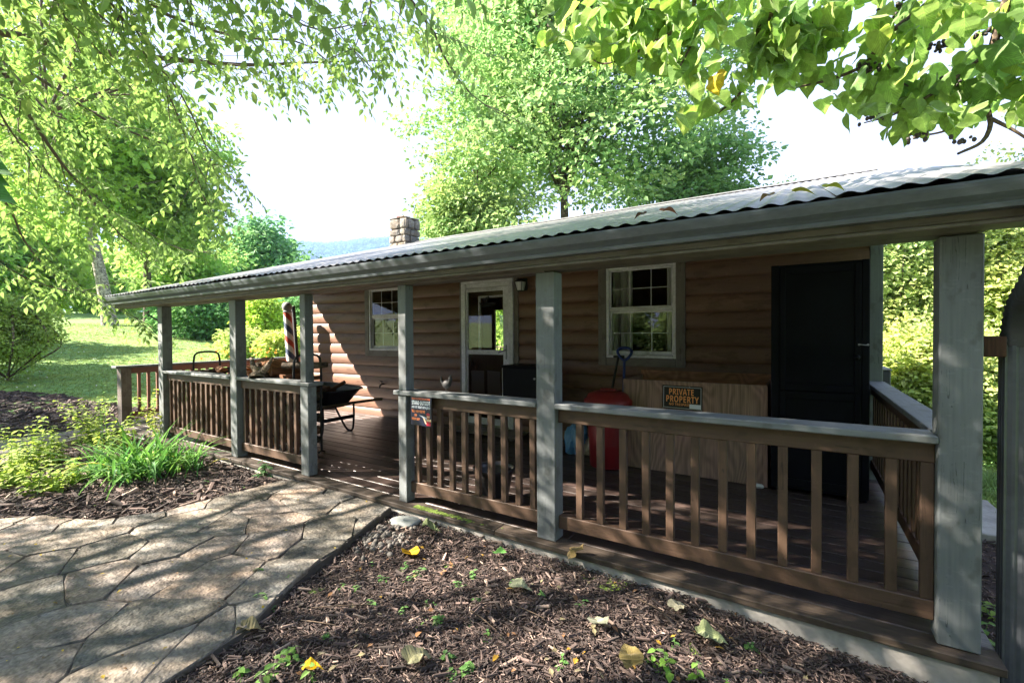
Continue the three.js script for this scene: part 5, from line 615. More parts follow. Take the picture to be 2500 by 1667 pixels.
// hedge of shrubs behind the viewer, and trees seen through the house
[[-9, 8.6, 1.5], [-6.2, 9.4, 1.7], [-3.4, 9.0, 1.5], [-0.6, 9.6, 1.8], [2.2, 8.8, 1.6], [4.8, 8.0, 1.7], [7.2, 6.6, 1.6]].forEach(([x, z, r], i) => tree('hedge_shrub', ['leftmost hedge shrub behind the viewer', 'second hedge shrub behind the viewer', 'third hedge shrub behind the viewer', 'middle hedge shrub behind the viewer', 'fifth hedge shrub behind the viewer', 'sixth hedge shrub behind the viewer', 'rightmost hedge shrub behind the viewer'][i], 'shrub', 'hedge behind the viewer', { x, z, trunkR: 0.05, fork: 0.5, c: [x, 1.25, z], r: [r, 1.5, r * 0.8], n: 130, size: 0.55, geo: CL.mid, col: [0.25, 0.36, 0.13], limbs: 6, sd: 130 + i }));
[[-14.5, -19, 3, 'tree seen through the storm door glass'], [-11.5, -16.5, 2.4, 'smaller tree seen through the storm door glass'], [-18, -22, 3.2, 'far tree behind the back railing']].forEach(([x, z, r, lab], i) => tree('back_tree', lab, 'tree', 'trees behind the back deck', { x, z, trunkR: 0.14, fork: 0.6, c: [x, 1.6, z], r: [r, 3.6, r], n: 260, size: 0.9, geo: CL.fine, col: [0.28, 0.46, 0.10], limbs: 6, sd: 140 + i }));

// -------- the tree at the left whose branches hang over the path
const CH_POLY = [[-400, -900], [1500, -900], [1420, -100], [1290, 0], [1250, 150], [1330, 290], [1290, 330], [1180, 300], [1080, 285], [1000, 250], [950, 235], [860, 255], [770, 270], [735, 300], [790, 330], [770, 360], [690, 355], [660, 390], [680, 440], [620, 480], [640, 540], [560, 580], [540, 620], [470, 640], [400, 690], [410, 830], [380, 870], [300, 810], [230, 790], [100, 740], [-400, 700]];
const chOK = p => { const [a, b, d] = proj(p); if (p.distanceTo(CAM) < 2.4) return false; if (d < 0.3 || a < -20 || b < -20 || a > 2520 || b > 1690) return p.y > 2.1; return inPoly(a, b, CH_POLY); };
{
  const keep = seed; seed = 4242; const t = thing('cherry_tree', 'tree with toothed oval leaves hanging over the path at the left', 'tree', [-7.2, H(-7.2, 5.2) - 0.03, 5.2]), o = t.position, L = v => v.clone().sub(o);
  const lg = leafGeo(0.095, 0.046, 0.25, 0.35, [[0, 0], [0.28, 0.46], [0.6, 0.42], [0.85, 0.17], [1, 0]], 0.014);
  // a spray: leaf placements along a short drooping twig (+x)
  const sprays = []; for (let s = 0; s < 4; s++) { const A = []; const n = 9; for (let k = 0; k < n; k++) { const f = k / (n - 1), x = 0.03 + 0.37 * f, side = k % 2 ? 1 : -1, last = k === n - 1; const d = V(last ? 1 : rr(0.35, 0.8), -0.1 - rr(0, 0.45), last ? 0 : side * rr(0.6, 1)).normalize(); A.push([V(x, -0.10 * f * f + 0.004, 0), basisQ(d, V(rr(-0.3, 0.3), 1, rr(-0.4, 0.4) + side * 0.3).normalize()), rr(0.75, 1.15)]); } sprays.push(A); }
  const sprayGeo = sprays.map(A => merge(A.map(([p, q, s]) => lg.clone().applyMatrix4(M4(p, q, s))).concat([tube([V(0, 0, 0), V(0.18, -0.025, 0), V(0.37, -0.10, 0)], 0.0025, 0.001, 4, 3)])));
  const wood = [], S = []; const trunk = [V(-7.2, -0.1, 5.2), V(-7.15, 0.9, 5.15), V(-7.0, 1.9, 5.05), V(-6.8, 2.9, 4.9)]; wood.push(tube(trunk, 0.2, 0.14, 14, 12, q => 0.15 * (1.25 - 0.4 * q + 0.7 * Math.exp(-q * 14))));
  const branch = (pts, r0, r1, dens = 1) => {
    const c = new THREE.CatmullRomCurve3(pts), len = c.getLength(); wood.push(tube(pts, r0, r1, Math.max(10, Math.round(len * 5)), 7));
    const n = Math.round(len / 0.19 * dens); for (let k = 2; k < n; k++) { const f = k / n; if (f < 0.12) continue; const p = c.getPointAt(f), T = c.getTangentAt(f), sd = V(T.z, 0, -T.x).normalize().multiplyScalar(k % 2 ? 1 : -1); const d = T.clone().multiplyScalar(rr(0.4, 1)).addScaledVector(sd, rr(0.4, 1)).add(V(0, rr(-0.45, 0.2), 0)).normalize(), l = rr(0.25, 0.85) * (1 - 0.35 * f), e = p.clone().addScaledVector(d, l).add(V(0, -0.18 * l * l, 0)); if (!chOK(p) || !chOK(e)) continue; const m = p.clone().lerp(e, 0.5).add(V(0, 0.04 * l, 0)); if (l > 0.3) wood.push(tube([p, m, e], 0.0065, 0.002, 4, 4)); const q = Math.max(1, Math.round(l / 0.24)); for (let j = 0; j <= q; j++) { const ff = (j + 0.3) / (q + 0.3), b = p.clone().lerp(e, Math.min(1, ff)), dd = d.clone().addScaledVector(V(d.z, 0, -d.x), (j === q ? 0 : (j % 2 ? 0.8 : -0.8))).add(V(rr(-0.2, 0.2), rr(-0.45, 0.05), rr(-0.2, 0.2))).normalize(); const tip = b.clone().addScaledVector(dd, 0.34); if (chOK(tip)) S.push([b, dd]); } }
    const d = c.getTangentAt(1); S.push([c.getPointAt(1), d]);
  };
  // limbs seen in the photograph
  const B = (a, r0, r1, dens) => branch(a.map(q => at(...q)), r0, r1, dens);
  B([[-330, 40, 4.2], [0, 78, 4.6], [200, 120, 4.9], [400, 142, 5.2], [600, 158, 5.6], [760, 152, 5.9], [930, 148, 6.2]], 0.05, 0.006, 1.2);
  B([[-260, 60, 4.4], [0, 165, 4.7], [60, 265, 4.9], [150, 400, 5.2], [215, 475, 5.5], [290, 570, 5.9], [400, 650, 6.3]], 0.03, 0.004, 1.2);
  B([[240, -180, 4.4], [360, 5, 4.7], [470, 60, 5], [600, 92, 5.3], [740, 105, 5.5], [800, 150, 5.7], [860, 210, 5.8]], 0.024, 0.004, 1.2);
  B([[60, 170, 5], [290, 310, 5.4], [400, 352, 5.6], [520, 400, 5.9], [600, 460, 6.1]], 0.02, 0.003, 1.2);
  B([[130, -60, 4.2], [290, 80, 4.6], [420, 200, 5], [490, 330, 5.4], [530, 440, 5.7], [560, 560, 6]], 0.014, 0.003, 1.1);
  B([[940, -160, 4], [1000, 0, 4.3], [1050, 60, 4.5], [1085, 140, 4.7], [1150, 230, 4.9], [1260, 300, 5.2]], 0.018, 0.003, 1.4);
  B([[840, -160, 4.2], [905, 0, 4.5], [890, 60, 4.7], [865, 125, 4.9], [880, 190, 5.1]], 0.012, 0.003, 1.3);
  B([[-220, 330, 4.6], [0, 480, 5.2], [60, 590, 5.8], [130, 670, 6.3], [240, 730, 6.8], [330, 775, 7.1], [392, 812, 7.3]], 0.016, 0.003, 0.9);
  B([[-220, 560, 4.8], [0, 645, 5.6], [90, 690, 6], [180, 710, 6.3], [300, 690, 6.6]], 0.012, 0.003, 0.8);
  B([[-200, 200, 5], [40, 330, 5.4], [160, 470, 5.8], [300, 530, 6.2], [420, 600, 6.6], [520, 620, 7]], 0.016, 0.003, 1.1);
  B([[500, -200, 4.6], [640, -20, 5], [760, 70, 5.3], [880, 60, 5.6], [1010, 90, 5.8]], 0.016, 0.003, 1.2);
  // the rest of the crown, from the trunk out to targets
  const top = V(-6.8, 2.9, 4.9), goal = []; for (let k = 0; k < 26; k++) { let px, py; do { px = rr(-250, 1150); py = rr(-500, 640); } while (!inPoly(px, py, CH_POLY)); goal.push(at(px, py, rr(4.6, 7.4))); }
  for (let k = 0; k < 162; k++) { const i = k % 9, j = Math.floor(k / 9) % 6, p = V(-10.2 + (i + rnd()) * 0.92, rr(3.5, 5.3), 1.9 + (j + rnd()) * 0.8); goal.push(p); }
  for (let k = 0; k < 100; k++) goal.push(V(rr(-5.8, -1.6), rr(3.4, 5.8), rr(0.7, 4.4)));
  // a few main limbs, then boughs that leave the nearest limb
  const limbs = []; for (const g of [V(-10.5, 4.6, 2.4), V(-9.6, 5.2, 5.6), V(-7.6, 5.8, 3.2), V(-5.4, 5.4, 2.0), V(-3.2, 5.0, 2.6), V(-4.0, 4.8, 5.2), V(-6.4, 5.6, 6.6), V(-2.4, 5.4, 4.0), V(-8.6, 4.4, 0.6)]) { const s = top.clone().lerp(trunk[2], rnd() * 0.4), c = [s, s.clone().lerp(g, 0.3).add(V(rr(-0.2, 0.2), 0.35, rr(-0.2, 0.2))), s.clone().lerp(g, 0.65).add(V(rr(-0.3, 0.3), 0.3, rr(-0.3, 0.3))), g]; branch(c, 0.055, 0.01, 0.6); limbs.push(new THREE.CatmullRomCurve3(c)); }
  for (const g of goal) { if (!chOK(g)) continue; let s = top, best = 1e9; for (const c of limbs) for (let f = 0.15; f < 0.95; f += 0.08) { const q = c.getPointAt(f), d = q.distanceTo(g) + (q.y > g.y ? 0.3 : 0); if (d > 0.8 && d < best) { best = d; s = q; } } s = s.clone(); const m1 = s.clone().lerp(g, 0.35).add(V(rr(-0.3, 0.3), rr(0.05, 0.4), rr(-0.3, 0.3))), m2 = s.clone().lerp(g, 0.72).add(V(rr(-0.2, 0.2), rr(0.1, 0.5), rr(-0.2, 0.2))); branch([s, m1, m2, g], 0.018, 0.004, 0.95); }
  // an open crown: where the leaves would hide the sun wholly, fewer of them
  { const seen = [], out = []; for (const s of S) { const [a, b, d] = proj(s[0]); (d > 0 && a > -60 && a < 2560 && b > -60 && b < 1700 ? (rnd() < 0.14 ? [] : seen) : out).push(s); } for (let i = out.length - 1; i > 0; i--) { const j = Math.floor(rnd() * (i + 1)); [out[i], out[j]] = [out[j], out[i]]; }
    const g = {}, cell = p => { const k = p.y / SUN.y; return Math.floor((p.x - SUN.x * k) * 4) + ',' + Math.floor((p.z - SUN.z * k) * 4); }, lim = p => { const x = p.x - SUN.x * p.y / SUN.y, z = p.z - SUN.z * p.y / SUN.y; const cl = 0.1 + 2.0 * sm(0.36, 0.64, vn(x * 3.6 + 60, z * 3.6 + 60)); return x < -2.2 ? (z > 1 ? 3.2 : 2.2) * cl : x > 2.7 ? 0.3 : z > 0.2 ? 1.9 * cl : x < -1 ? 2.6 : 9; }; S.length = 0;
    for (const s of seen.concat(out)) { const c = cell(s[0]); g[c] = (g[c] || 0) + 0.48; if (s[2] !== 1 && g[c] > lim(s[0]) && out.includes(s)) continue; S.push(s); } }
  part('trunk', merge(wood).translate(-o.x, -o.y, -o.z), M.twig, t);
  // the sprays nearest to the camera as single leaves, the others joined
  const inView = S.map(s => { const [a, b, d] = proj(s[0]); return d > 0 && a > 0 && a < 2500 && b > 0 && b < 1667 ? d : 1e3; }), order = S.map((_, i) => i).sort((a, b) => inView[a] - inView[b]);
  const leafMs = [[0.19, 0.33, 0.08], [0.23, 0.37, 0.09], [0.15, 0.27, 0.07], [0.28, 0.40, 0.10]].map(c => leafM(lin(...c), 0.5));
  const BK = [[], [], [], []], BC = [[], [], [], []]; order.forEach((i, rank) => { const [p, d] = S[i], q = basisQ(d, V(rr(-0.25, 0.25), 1, rr(-0.25, 0.25)).normalize()), s = rr(0.8, 1.2), m = M4(L(p), q, s), v = Math.floor(rnd() * 4); if (rank < 27) { const mm = leafMs[Math.floor(rnd() * 4)]; for (const [lp, lq, ls] of sprays[v]) { const o2 = part('leaf', lg, mm, t); m.clone().multiply(M4(lp, lq, ls)).decompose(o2.position, o2.quaternion, o2.scale); } } else { BK[v].push(m); const k = rr(0.75, 1.3), y = rr(0, 0.05); BC[v].push(lin((0.19 + y) * k, (0.32 + y) * k, 0.085 * k)); } });
  for (let v = 0; v < 4; v++) inst('crown', sprayGeo[v], M.leaf, BK[v], BC[v], t); seed = keep;
}
// -------- the tree with big heart-shaped leaves at the upper right
{
  const keep = seed; seed = 777; const t = thing('catalpa_tree', 'tree with large heart-shaped leaves and dark seed capsules at upper right', 'tree', [2.9, H(2.9, 2.6) - 0.03, 2.6]), o = t.position, L = v => v.clone().sub(o);
  const POLY = [[1370, -500], [1345, 60], [1310, 150], [1330, 180], [1400, 130], [1420, 190], [1490, 175], [1560, 200], [1640, 190], [1660, 240], [1640, 320], [1700, 330], [1735, 290], [1790, 300], [1850, 280], [1900, 230], [1940, 235], [1990, 240], [2010, 300], [2100, 330], [2160, 330], [2210, 400], [2240, 440], [2330, 430], [2420, 415], [2520, 400], [3100, 300], [3100, -900]];
  const wood = [], joint = V(1.7, 4.3, 1.6); wood.push(tube([V(2.9, -0.1, 2.6), V(2.85, 1.2, 2.55), V(2.6, 2.6, 2.3), V(2.2, 3.6, 1.95), joint], 0.19, 0.1, 20, 12, q => 0.15 * (1.3 - 0.6 * q + 0.5 * Math.exp(-q * 14))));
  const curves = []; const B = (a, r0, r1) => { const P = a.map(q => at(...q)); curves.push([new THREE.CatmullRomCurve3(P), 1]); wood.push(tube(P, r0, r1, 30, 8)); return P; };
  const up = (a, r0) => { const P = at(...a); wood.push(tube([joint, joint.clone().lerp(P, 0.5).add(V(0, 0.25, 0)), P], 0.05, r0, 12, 7)); };
  up([1885, -120, 2.9], 0.026); B([[1885, -120, 2.9], [1879, 0, 2.95], [1883, 34, 2.98], [1849, 77, 3.0], [1837, 184, 3.05], [1790, 245, 3.1], [1753, 276, 3.15]], 0.022, 0.007); B([[1883, 30, 2.98], [1930, 26, 3.0], [1985, 55, 3.05], [2010, 75, 3.1]], 0.016, 0.005); B([[1885, 20, 2.97], [1900, 90, 2.95], [1917, 150, 2.95]], 0.008, 0.003);
  up([1700, -120, 3.1], 0.022); B([[1700, -120, 3.1], [1696, 0, 3.1], [1688, 54, 3.1], [1692, 96, 3.05], [1661, 161, 3.0]], 0.02, 0.006); B([[1688, 54, 3.1], [1600, 101, 3.2], [1530, 140, 3.3], [1470, 155, 3.4], [1430, 130, 3.5]], 0.014, 0.004); B([[1690, 50, 3.1], [1640, 30, 3.15], [1570, 20, 3.3], [1500, 10, 3.4]], 0.01, 0.003);
  up([2330, -90, 2.8], 0.03); B([[2330, -90, 2.8], [2274, 0, 2.9], [2155, 96, 3.0], [2117, 153, 3.05], [2040, 190, 3.1], [1944, 214, 3.2]], 0.024, 0.006); B([[2145, 110, 3], [2190, 190, 2.95], [2230, 215, 2.95], [2290, 222, 2.95]], 0.008, 0.004);
  up([2490, -100, 2.6], 0.034); B([[2490, -100, 2.6], [2461, 0, 2.7], [2423, 126, 2.8], [2423, 172, 2.8], [2407, 237, 2.8], [2419, 306, 2.75], [2400, 345, 2.75], [2340, 375, 2.75]], 0.03, 0.008); B([[2418, 128, 2.8], [2289, 222, 2.85], [2230, 255, 2.9], [2174, 283, 2.9], [2110, 300, 2.95]], 0.016, 0.004); B([[2422, 290, 2.75], [2480, 320, 2.7], [2550, 370, 2.7]], 0.012, 0.004); B([[2440, 70, 2.75], [2520, 150, 2.7], [2640, 240, 2.7]], 0.016, 0.005); B([[2400, 240, 2.8], [2330, 310, 2.85], [2250, 330, 2.9], [2180, 320, 2.95]], 0.010, 0.004);
  part('trunk', merge(wood).translate(-o.x, -o.y, -o.z), M.twigPale, t);
  const roofClear = p => p.y > roofY(Math.min(p.z, ZE)) + 0.16 || p.z > 0.5;
  const leaves = []; let tries = 0;
  while (leaves.length < 980 && tries++ < 60000) { let p; if (leaves.length < 480) { const cv = curves[Math.floor(rnd() * curves.length)][0]; p = cv.getPointAt(rr(0.12, 1)).add(V(gs() * 0.16, rr(-0.2, 0.1), gs() * 0.16)); } else { const px = leaves.length % 6 === 0 ? rr(2060, 2560) : 1300 + 1450 * Math.pow(rnd(), 1.35), py = rr(-250, 430); p = at(px, py, py > 250 && px > 2060 ? rr(1.6, 1.9) : rr(2.6, 4.2)); } const [a, b, d] = proj(p); const s = d * rr(0.03, 0.058), tip = proj(p.clone().add(V(0, -s * 0.75, 0))); if (!inPoly(a, b, POLY) || !inPoly(tip[0], tip[1], POLY) || !roofClear(p.clone().add(V(0, -s * 0.8, 0)))) continue; leaves.push([p, s, d]); }
  for (let k = 0; k < 260; k++) { const p = V(rr(1.5, 4.5), rr(3.2, 5.6), rr(-0.5, 5)); const [a, b, d] = proj(p); if (d > 0 && a < 2500 && a > 0 && b > 0 && !inPoly(a, b, POLY)) continue; if (p.distanceTo(CAM) < 2) continue; leaves.push([p, rr(0.14, 0.24), d > 0 && b > 0 && a < 2500 ? d : 99]); }
  leaves.sort((a, b) => b[1] / b[2] - a[1] / a[2]);
  const LM = [[0.32, 0.56, 0.08], [0.42, 0.66, 0.10], [0.25, 0.47, 0.09], [0.50, 0.68, 0.11], [0.28, 0.52, 0.12]].map(c => leafM(lin(...c), 0.68, { map: veinT })); const yel = leafM(lin(0.75, 0.55, 0.02), 0.5, { map: veinT });
  const rest = [[], [], [], [], []], rc = [[], [], [], [], []];
  leaves.forEach(([p, s], i) => { const d = V(gs() * 0.8, rr(-1.2, -0.25), gs() * 0.8).normalize(), n = V(gs() * 0.7 - 0.35, rr(0.2, 1.0), gs() * 0.7 + 0.25).normalize(), q = basisQ(d, n), v = Math.floor(rnd() * 5); if (i < 300) { const m = part('leaf', heartG[v], i > 80 && rnd() < 0.012 ? yel : LM[Math.floor(rnd() * 5)], t); m.position.copy(L(p)); m.quaternion.copy(q); m.scale.setScalar(s); } else { rest[v].push(M4(L(p), q, s)); const k = rr(0.75, 1.2), y = rr(0, 0.1); rc[v].push(lin((0.30 + y) * k, (0.54 + y * 0.8) * k, 0.09 * k)); } });
  for (let v = 0; v < 5; v++) inst('crown', heartG[v], M.heart, rest[v], rc[v], t);
  // dark seed capsules in clusters
  const pods = [], pg = new THREE.SphereGeometry(1, 7, 6); for (const [px, py, d, n] of [[2115, 170, 3.0, 26], [2300, 110, 2.85, 24], [2130, 285, 2.9, 14], [2225, 295, 2.9, 12], [2250, 330, 2.8, 12], [2345, 345, 2.75, 8], [2180, 25, 2.95, 10], [1855, 25, 3.0, 6], [2310, 200, 2.85, 8], [2400, 80, 2.8, 8]]) { const c = at(px, py, d); for (let k = 0; k < n; k++) { const q = c.clone().add(V(gs() * 0.06, gs() * 0.03, gs() * 0.05)), s = rr(0.008, 0.013); pods.push(M4(L(q), EU(rr(0, 6), rr(0, 6), 0), V(s, s * 1.4, s))); } }
  inst('seed_capsules', pg, mat(lin(0.03, 0.022, 0.02), { roughness: 0.7 }), pods, null, t); seed = keep;
}
// -------- plants by the path
{ const keep = seed; seed = 31;
  const blade = [0.25, 0.45, 0.7, 1.0].map(c => { const P = [], n = 8, Wd = 0.0085, q = []; for (let i = 0; i <= n; i++) { const s = i / n, a = 1.25 - c * 2.5 * s; const pv = q[i - 1] || [0, 0]; q.push(i ? [pv[0] + Math.cos(a) / n, pv[1] + Math.sin(a) / n] : [0, 0]); } for (let i = 0; i < n; i++) { const w0 = Wd * 2 * Math.min(1, (1 - i / n) * 2.2), w1 = Wd * 2 * Math.min(1, (1 - (i + 1) / n) * 2.2), [x0, y0] = q[i], [x1, y1] = q[i + 1]; const A = [x0, y0, 0], B = [x0, y0 + w0 * .35, w0], C = [x1, y1, 0], D = [x1, y1 + w1 * .35, w1], B2 = [x0, y0 + w0 * .35, -w0], D2 = [x1, y1 + w1 * .35, -w1]; P.push(...A, ...B, ...D, ...A, ...D, ...C, ...A, ...C, ...D2, ...A, ...D2, ...B2); } const g = new THREE.BufferGeometry(); g.setAttribute('position', new THREE.Float32BufferAttribute(P, 3)); g.computeVertexNormals(); return g; });
  const bm = [[0.10, 0.26, 0.05], [0.14, 0.32, 0.05], [0.18, 0.36, 0.06], [0.08, 0.22, 0.06], [0.4, 0.38, 0.06]].map(c => leafM(lin(...c), 0.4));
  const lily = (px, py, n, s, lab) => { const p = onY(px, py, -0.09), t = thing('daylily', lab, 'plant', [p.x, H(p.x, p.z), p.z]); for (let k = 0; k < n; k++) { const m = part('leaf', blade[Math.floor(rnd() * 4)], bm[rnd() < 0.05 ? 4 : Math.floor(rnd() * 4)], t, [gs() * 0.2 * s, 0, gs() * 0.17 * s], [0, rr(0, 6.28), 0]); m.scale.setScalar(rr(0.38, 0.66) * s); } };
  lily(345, 1165, 150, 1.25, 'large clump of arching daylily leaves by the left railing'); lily(440, 1150, 60, 0.95, 'daylily clump right of the large one at the deck edge'); lily(250, 1160, 60, 0.95, 'daylily leaves at the left of the large clump');
  // leafy plants: stems with pairs of oval leaves
  const ov = leafGeo(0.055, 0.034, 0.2, 0.3, [[0, 0], [0.3, 0.5], [0.65, 0.42], [1, 0]], 0.01);
  const leafy = (name, lab, p, nst, h, sc, col, group, spread = 0.12) => { const t = thing(name, lab, 'plant', [p.x, H(p.x, p.z) - 0.005, p.z], 0, group), st = [], mm = []; for (let k = 0; k < nst; k++) { const a = rr(0, 6.28), b = V(gs() * spread, 0, gs() * spread), hh = h * rr(0.5, 1.1), e = b.clone().add(V(Math.cos(a) * hh * 0.35, hh, Math.sin(a) * hh * 0.35)), c = new THREE.CatmullRomCurve3([b, b.clone().lerp(e, 0.5).add(V(0, hh * 0.08, 0)), e]); st.push(tube(c.points, 0.0028, 0.0012, 5, 4)); const n = Math.max(3, Math.round(hh / 0.045)); for (let j = 1; j <= n; j++) { const q = c.getPointAt(j / n); for (const s of [0, 3.14]) { const aa = a + s + j * 1.2, d = V(Math.cos(aa), rr(-0.3, 0.25), Math.sin(aa)).normalize(); mm.push(M4(q, basisQ(d, V(gs() * 0.3, 1, gs() * 0.3).normalize()), sc * rr(0.7, 1.25) * (1.15 - 0.4 * j / n))); } } } part('stems', merge(st), bm[1], t).userData.kind = 'stuff'; inst('foliage', ov, M.leaf, mm, cols(col, 0.25, mm.length), t); return t; };
  const G1 = 'yellow-green plants in the left bed';
  [[225, 1085, 9, 0.55, 'leafy plant behind the lily clump nearest the walkway'], [290, 1100, 8, 0.5, 'bright leafy plant just left of the lilies'], [60, 1150, 9, 0.5, 'yellow-green plant at the left edge of the bed'], [20, 1190, 9, 0.42, 'plant at the lower left corner of the bed'], [140, 1130, 8, 0.35, 'pale plant in the middle of the left bed'], [395, 1080, 5, 0.7, 'tall sprig with yellow-green leaves beside the leftmost post'], [100, 1210, 8, 0.3, 'low yellowing plant beside the path edge'], [170, 1180, 8, 0.26, 'low plant between the lilies and the path']].forEach(([px, py, n, h, lab], i) => leafy('leafy_plant', lab, onY(px, py, -0.09), n + 5, h * 1.1, 1.35, i === 5 ? [0.36, 0.44, 0.05] : [0.3, 0.42, 0.06], G1));
  for (const [px, py, h, lab] of [[258, 1120, 0.95, 'tall thin bare weed stalk left of the lilies'], [250, 1130, 0.8, 'shorter bare weed stalk left of the lilies']]) { const p = onY(px, py, -0.09), t = thing('weed_stalk', lab, 'plant', [p.x, H(p.x, p.z), p.z]); part('stem', tube([V(0, 0, 0), V(0.01, h * 0.5, 0), V(-0.02, h, 0.02)], 0.004, 0.002, 8, 5), bm[1], t); const lv = []; for (let k = 0; k < 7; k++) lv.push(ov.clone().applyMatrix4(M4(V(-0.015, h * rr(0.55, 1), 0.01), basisQ(V(gs(), 0.2, gs()).normalize(), V(0, 1, 0)), rr(0.5, 0.9)))); part('leaves', merge(lv), bm[2], t); }
  leafy('leafy_plant', 'dark green plant at the deck edge left of the entrance', onY(655, 1160, -0.09), 5, 0.16, 1.5, [0.10, 0.26, 0.07]);
  // weeds
  const G2 = 'small weeds scattered on the mulch', wl = 'small green weed seedling growing in the mulch'; const W = [[940, 1412], [985, 1388], [870, 1437], [1000, 1412], [1160, 1407], [1120, 1430], [1050, 1477], [985, 1492], [1070, 1516], [1145, 1520], [1330, 1457], [640, 1462], [655, 1492], [700, 1385], [712, 1405], [905, 1375], [840, 1432], [1020, 1400], [1255, 1430], [1168, 1465], [905, 1470], [1090, 1610], [1140, 1640], [560, 1215], [500, 1185], [460, 1215], [590, 1195], [1370, 1640], [1830, 1560], [800, 1560], [1105, 1650], [1195, 1555], [1655, 1570], [1420, 1480]];
  W.forEach(([px, py]) => leafy('weed', wl, onY(px, py, -0.09), 2 + Math.floor(rnd() * 3), rr(0.03, 0.06), rr(0.4, 0.75), [0.12, 0.28, 0.06], G2, 0.02));
  leafy('weed', 'leafy weed at the bottom edge right of the path', onY(690, 1650, -0.1), 6, 0.09, 0.95, [0.16, 0.32, 0.06]); leafy('weed', 'bright upright weed at the bottom right of the mulch', onY(1665, 1650, -0.1), 5, 0.13, 0.85, [0.2, 0.4, 0.05]); leafy('weed', 'weed with round leaves on the path edge', onY(710, 1400, -0.08), 5, 0.09, 0.95, [0.14, 0.3, 0.06]); leafy('weed', 'weed at the bend of the path edge', onY(648, 1462, -0.08), 5, 0.08, 0.95, [0.14, 0.3, 0.06]);
  leafy('leafy_plant', 'weeds growing in the mulch right of the right post', onY(2420, 1480, -0.15), 6, 0.16, 1, [0.22, 0.34, 0.05]); leafy('leafy_plant', 'low weeds at the deck corner by the downspout', onY(2418, 1560, -0.15), 5, 0.14, 1, [0.16, 0.3, 0.06]);
  // orange lilies beyond the side railing
  for (const [px, py, lab] of [[590, 868, 'orange daylilies in bloom beyond the side railing'], [655, 866, 'orange daylilies in bloom left of the barber pole'], [545, 872, 'orange daylilies in bloom between the two left posts']]) { const p = at(px, py + 20, 14), t = thing('orange_daylily', lab, 'flowers', [p.x, p.y - 0.35, p.z]); const mm = [], fm = []; for (let k = 0; k < 70; k++) mm.push(M4(V(gs() * 0.6, 0, gs() * 0.5), EU(0, rr(0, 6.28), 0), rr(0.5, 0.8))); for (let k = 0; k < 10; k++) fm.push(M4(V(gs() * 0.8, rr(0.5, 0.8), gs() * 0.6), EU(rr(-0.6, 0.6), rr(0, 6), rr(-0.6, 0.6)), rr(0.035, 0.055))); inst('leaves', blade[2], M.leaf, mm, cols([0.2, 0.36, 0.07], 0.2, 70), t); inst('flowers', new THREE.ConeGeometry(0.9, 1.1, 6, 1, true).rotateX(Math.PI), M.leaf, fm, cols([0.75, 0.32, 0.06], 0.15, 10), t); }
  // leaves close to the lens at the left edge
  const sap = thing('sapling', 'sapling with large leaves close to the viewer at the left edge', 'plant', [-1.85, H(-1.85, 2.9), 2.9]); const sp = [[-8, 432, 1.5, 0.15], [-20, 470, 1.45, 0.18], [-40, 400, 1.5, 0.2], [-10, 1225, 1.3, 0.09], [-25, 1255, 1.3, 0.1], [-90, 1235, 1.3, 0.12]]; const st2 = [tube([V(0, 0, 0), V(-0.05, 0.8, 0.05), V(-0.1, 1.6, 0.1), V(-0.08, 2.2, 0.05)], 0.012, 0.005, 12, 6)]; for (const [px, py, d, s] of sp) { const p = at(px - 90, py, d).sub(sap.position), q = at(px, py, d).sub(sap.position); const m = part('leaf', heartG[1], leafM(lin(0.10, 0.32, 0.04), 0.5, { map: veinT }), sap); m.position.copy(p); m.quaternion.copy(basisQ(q.clone().sub(p).normalize(), V(0.05, 1, py > 900 ? 0.1 : 0.6).normalize())); m.scale.setScalar(s); st2.push(tube([V(-0.07, p.y - 0.08, 0.06), V(-0.07, p.y - 0.08, 0.06).lerp(p, 0.5).add(V(0, 0.02, 0)), p], 0.004, 0.002, 6, 4)); } part('stem', merge(st2), bm[3], sap);
  // fallen leaves
  const dry = (px, py, s, col, tilt, turn, lab, curl = 1) => { const p = onY(px, py, -0.07); const g = leafGeo(1, 0.9, 0.25 * curl, 0.35 * curl, HEART, 0.3, 0.12), a = g.attributes.position; for (let i = 0; i < a.count; i++) { a.setY(i, a.getY(i) + 0.28 * curl * (vn(a.getX(i) * 4 + px, a.getZ(i) * 4 + 9) - 0.5)); } g.computeVertexNormals(); const o = part('fallen_leaf', g, leafM(lin(...col), 0.25, { map: veinT }), scene, [p.x, H(p.x, p.z) + 0.05 + Math.max(0, Math.sin(tilt)) * s * 0.4, p.z], [0, turn, tilt]); o.scale.setScalar(s * 0.78); tag(o, lab, 'fallen leaf', 'large fallen leaves on the mulch'); };
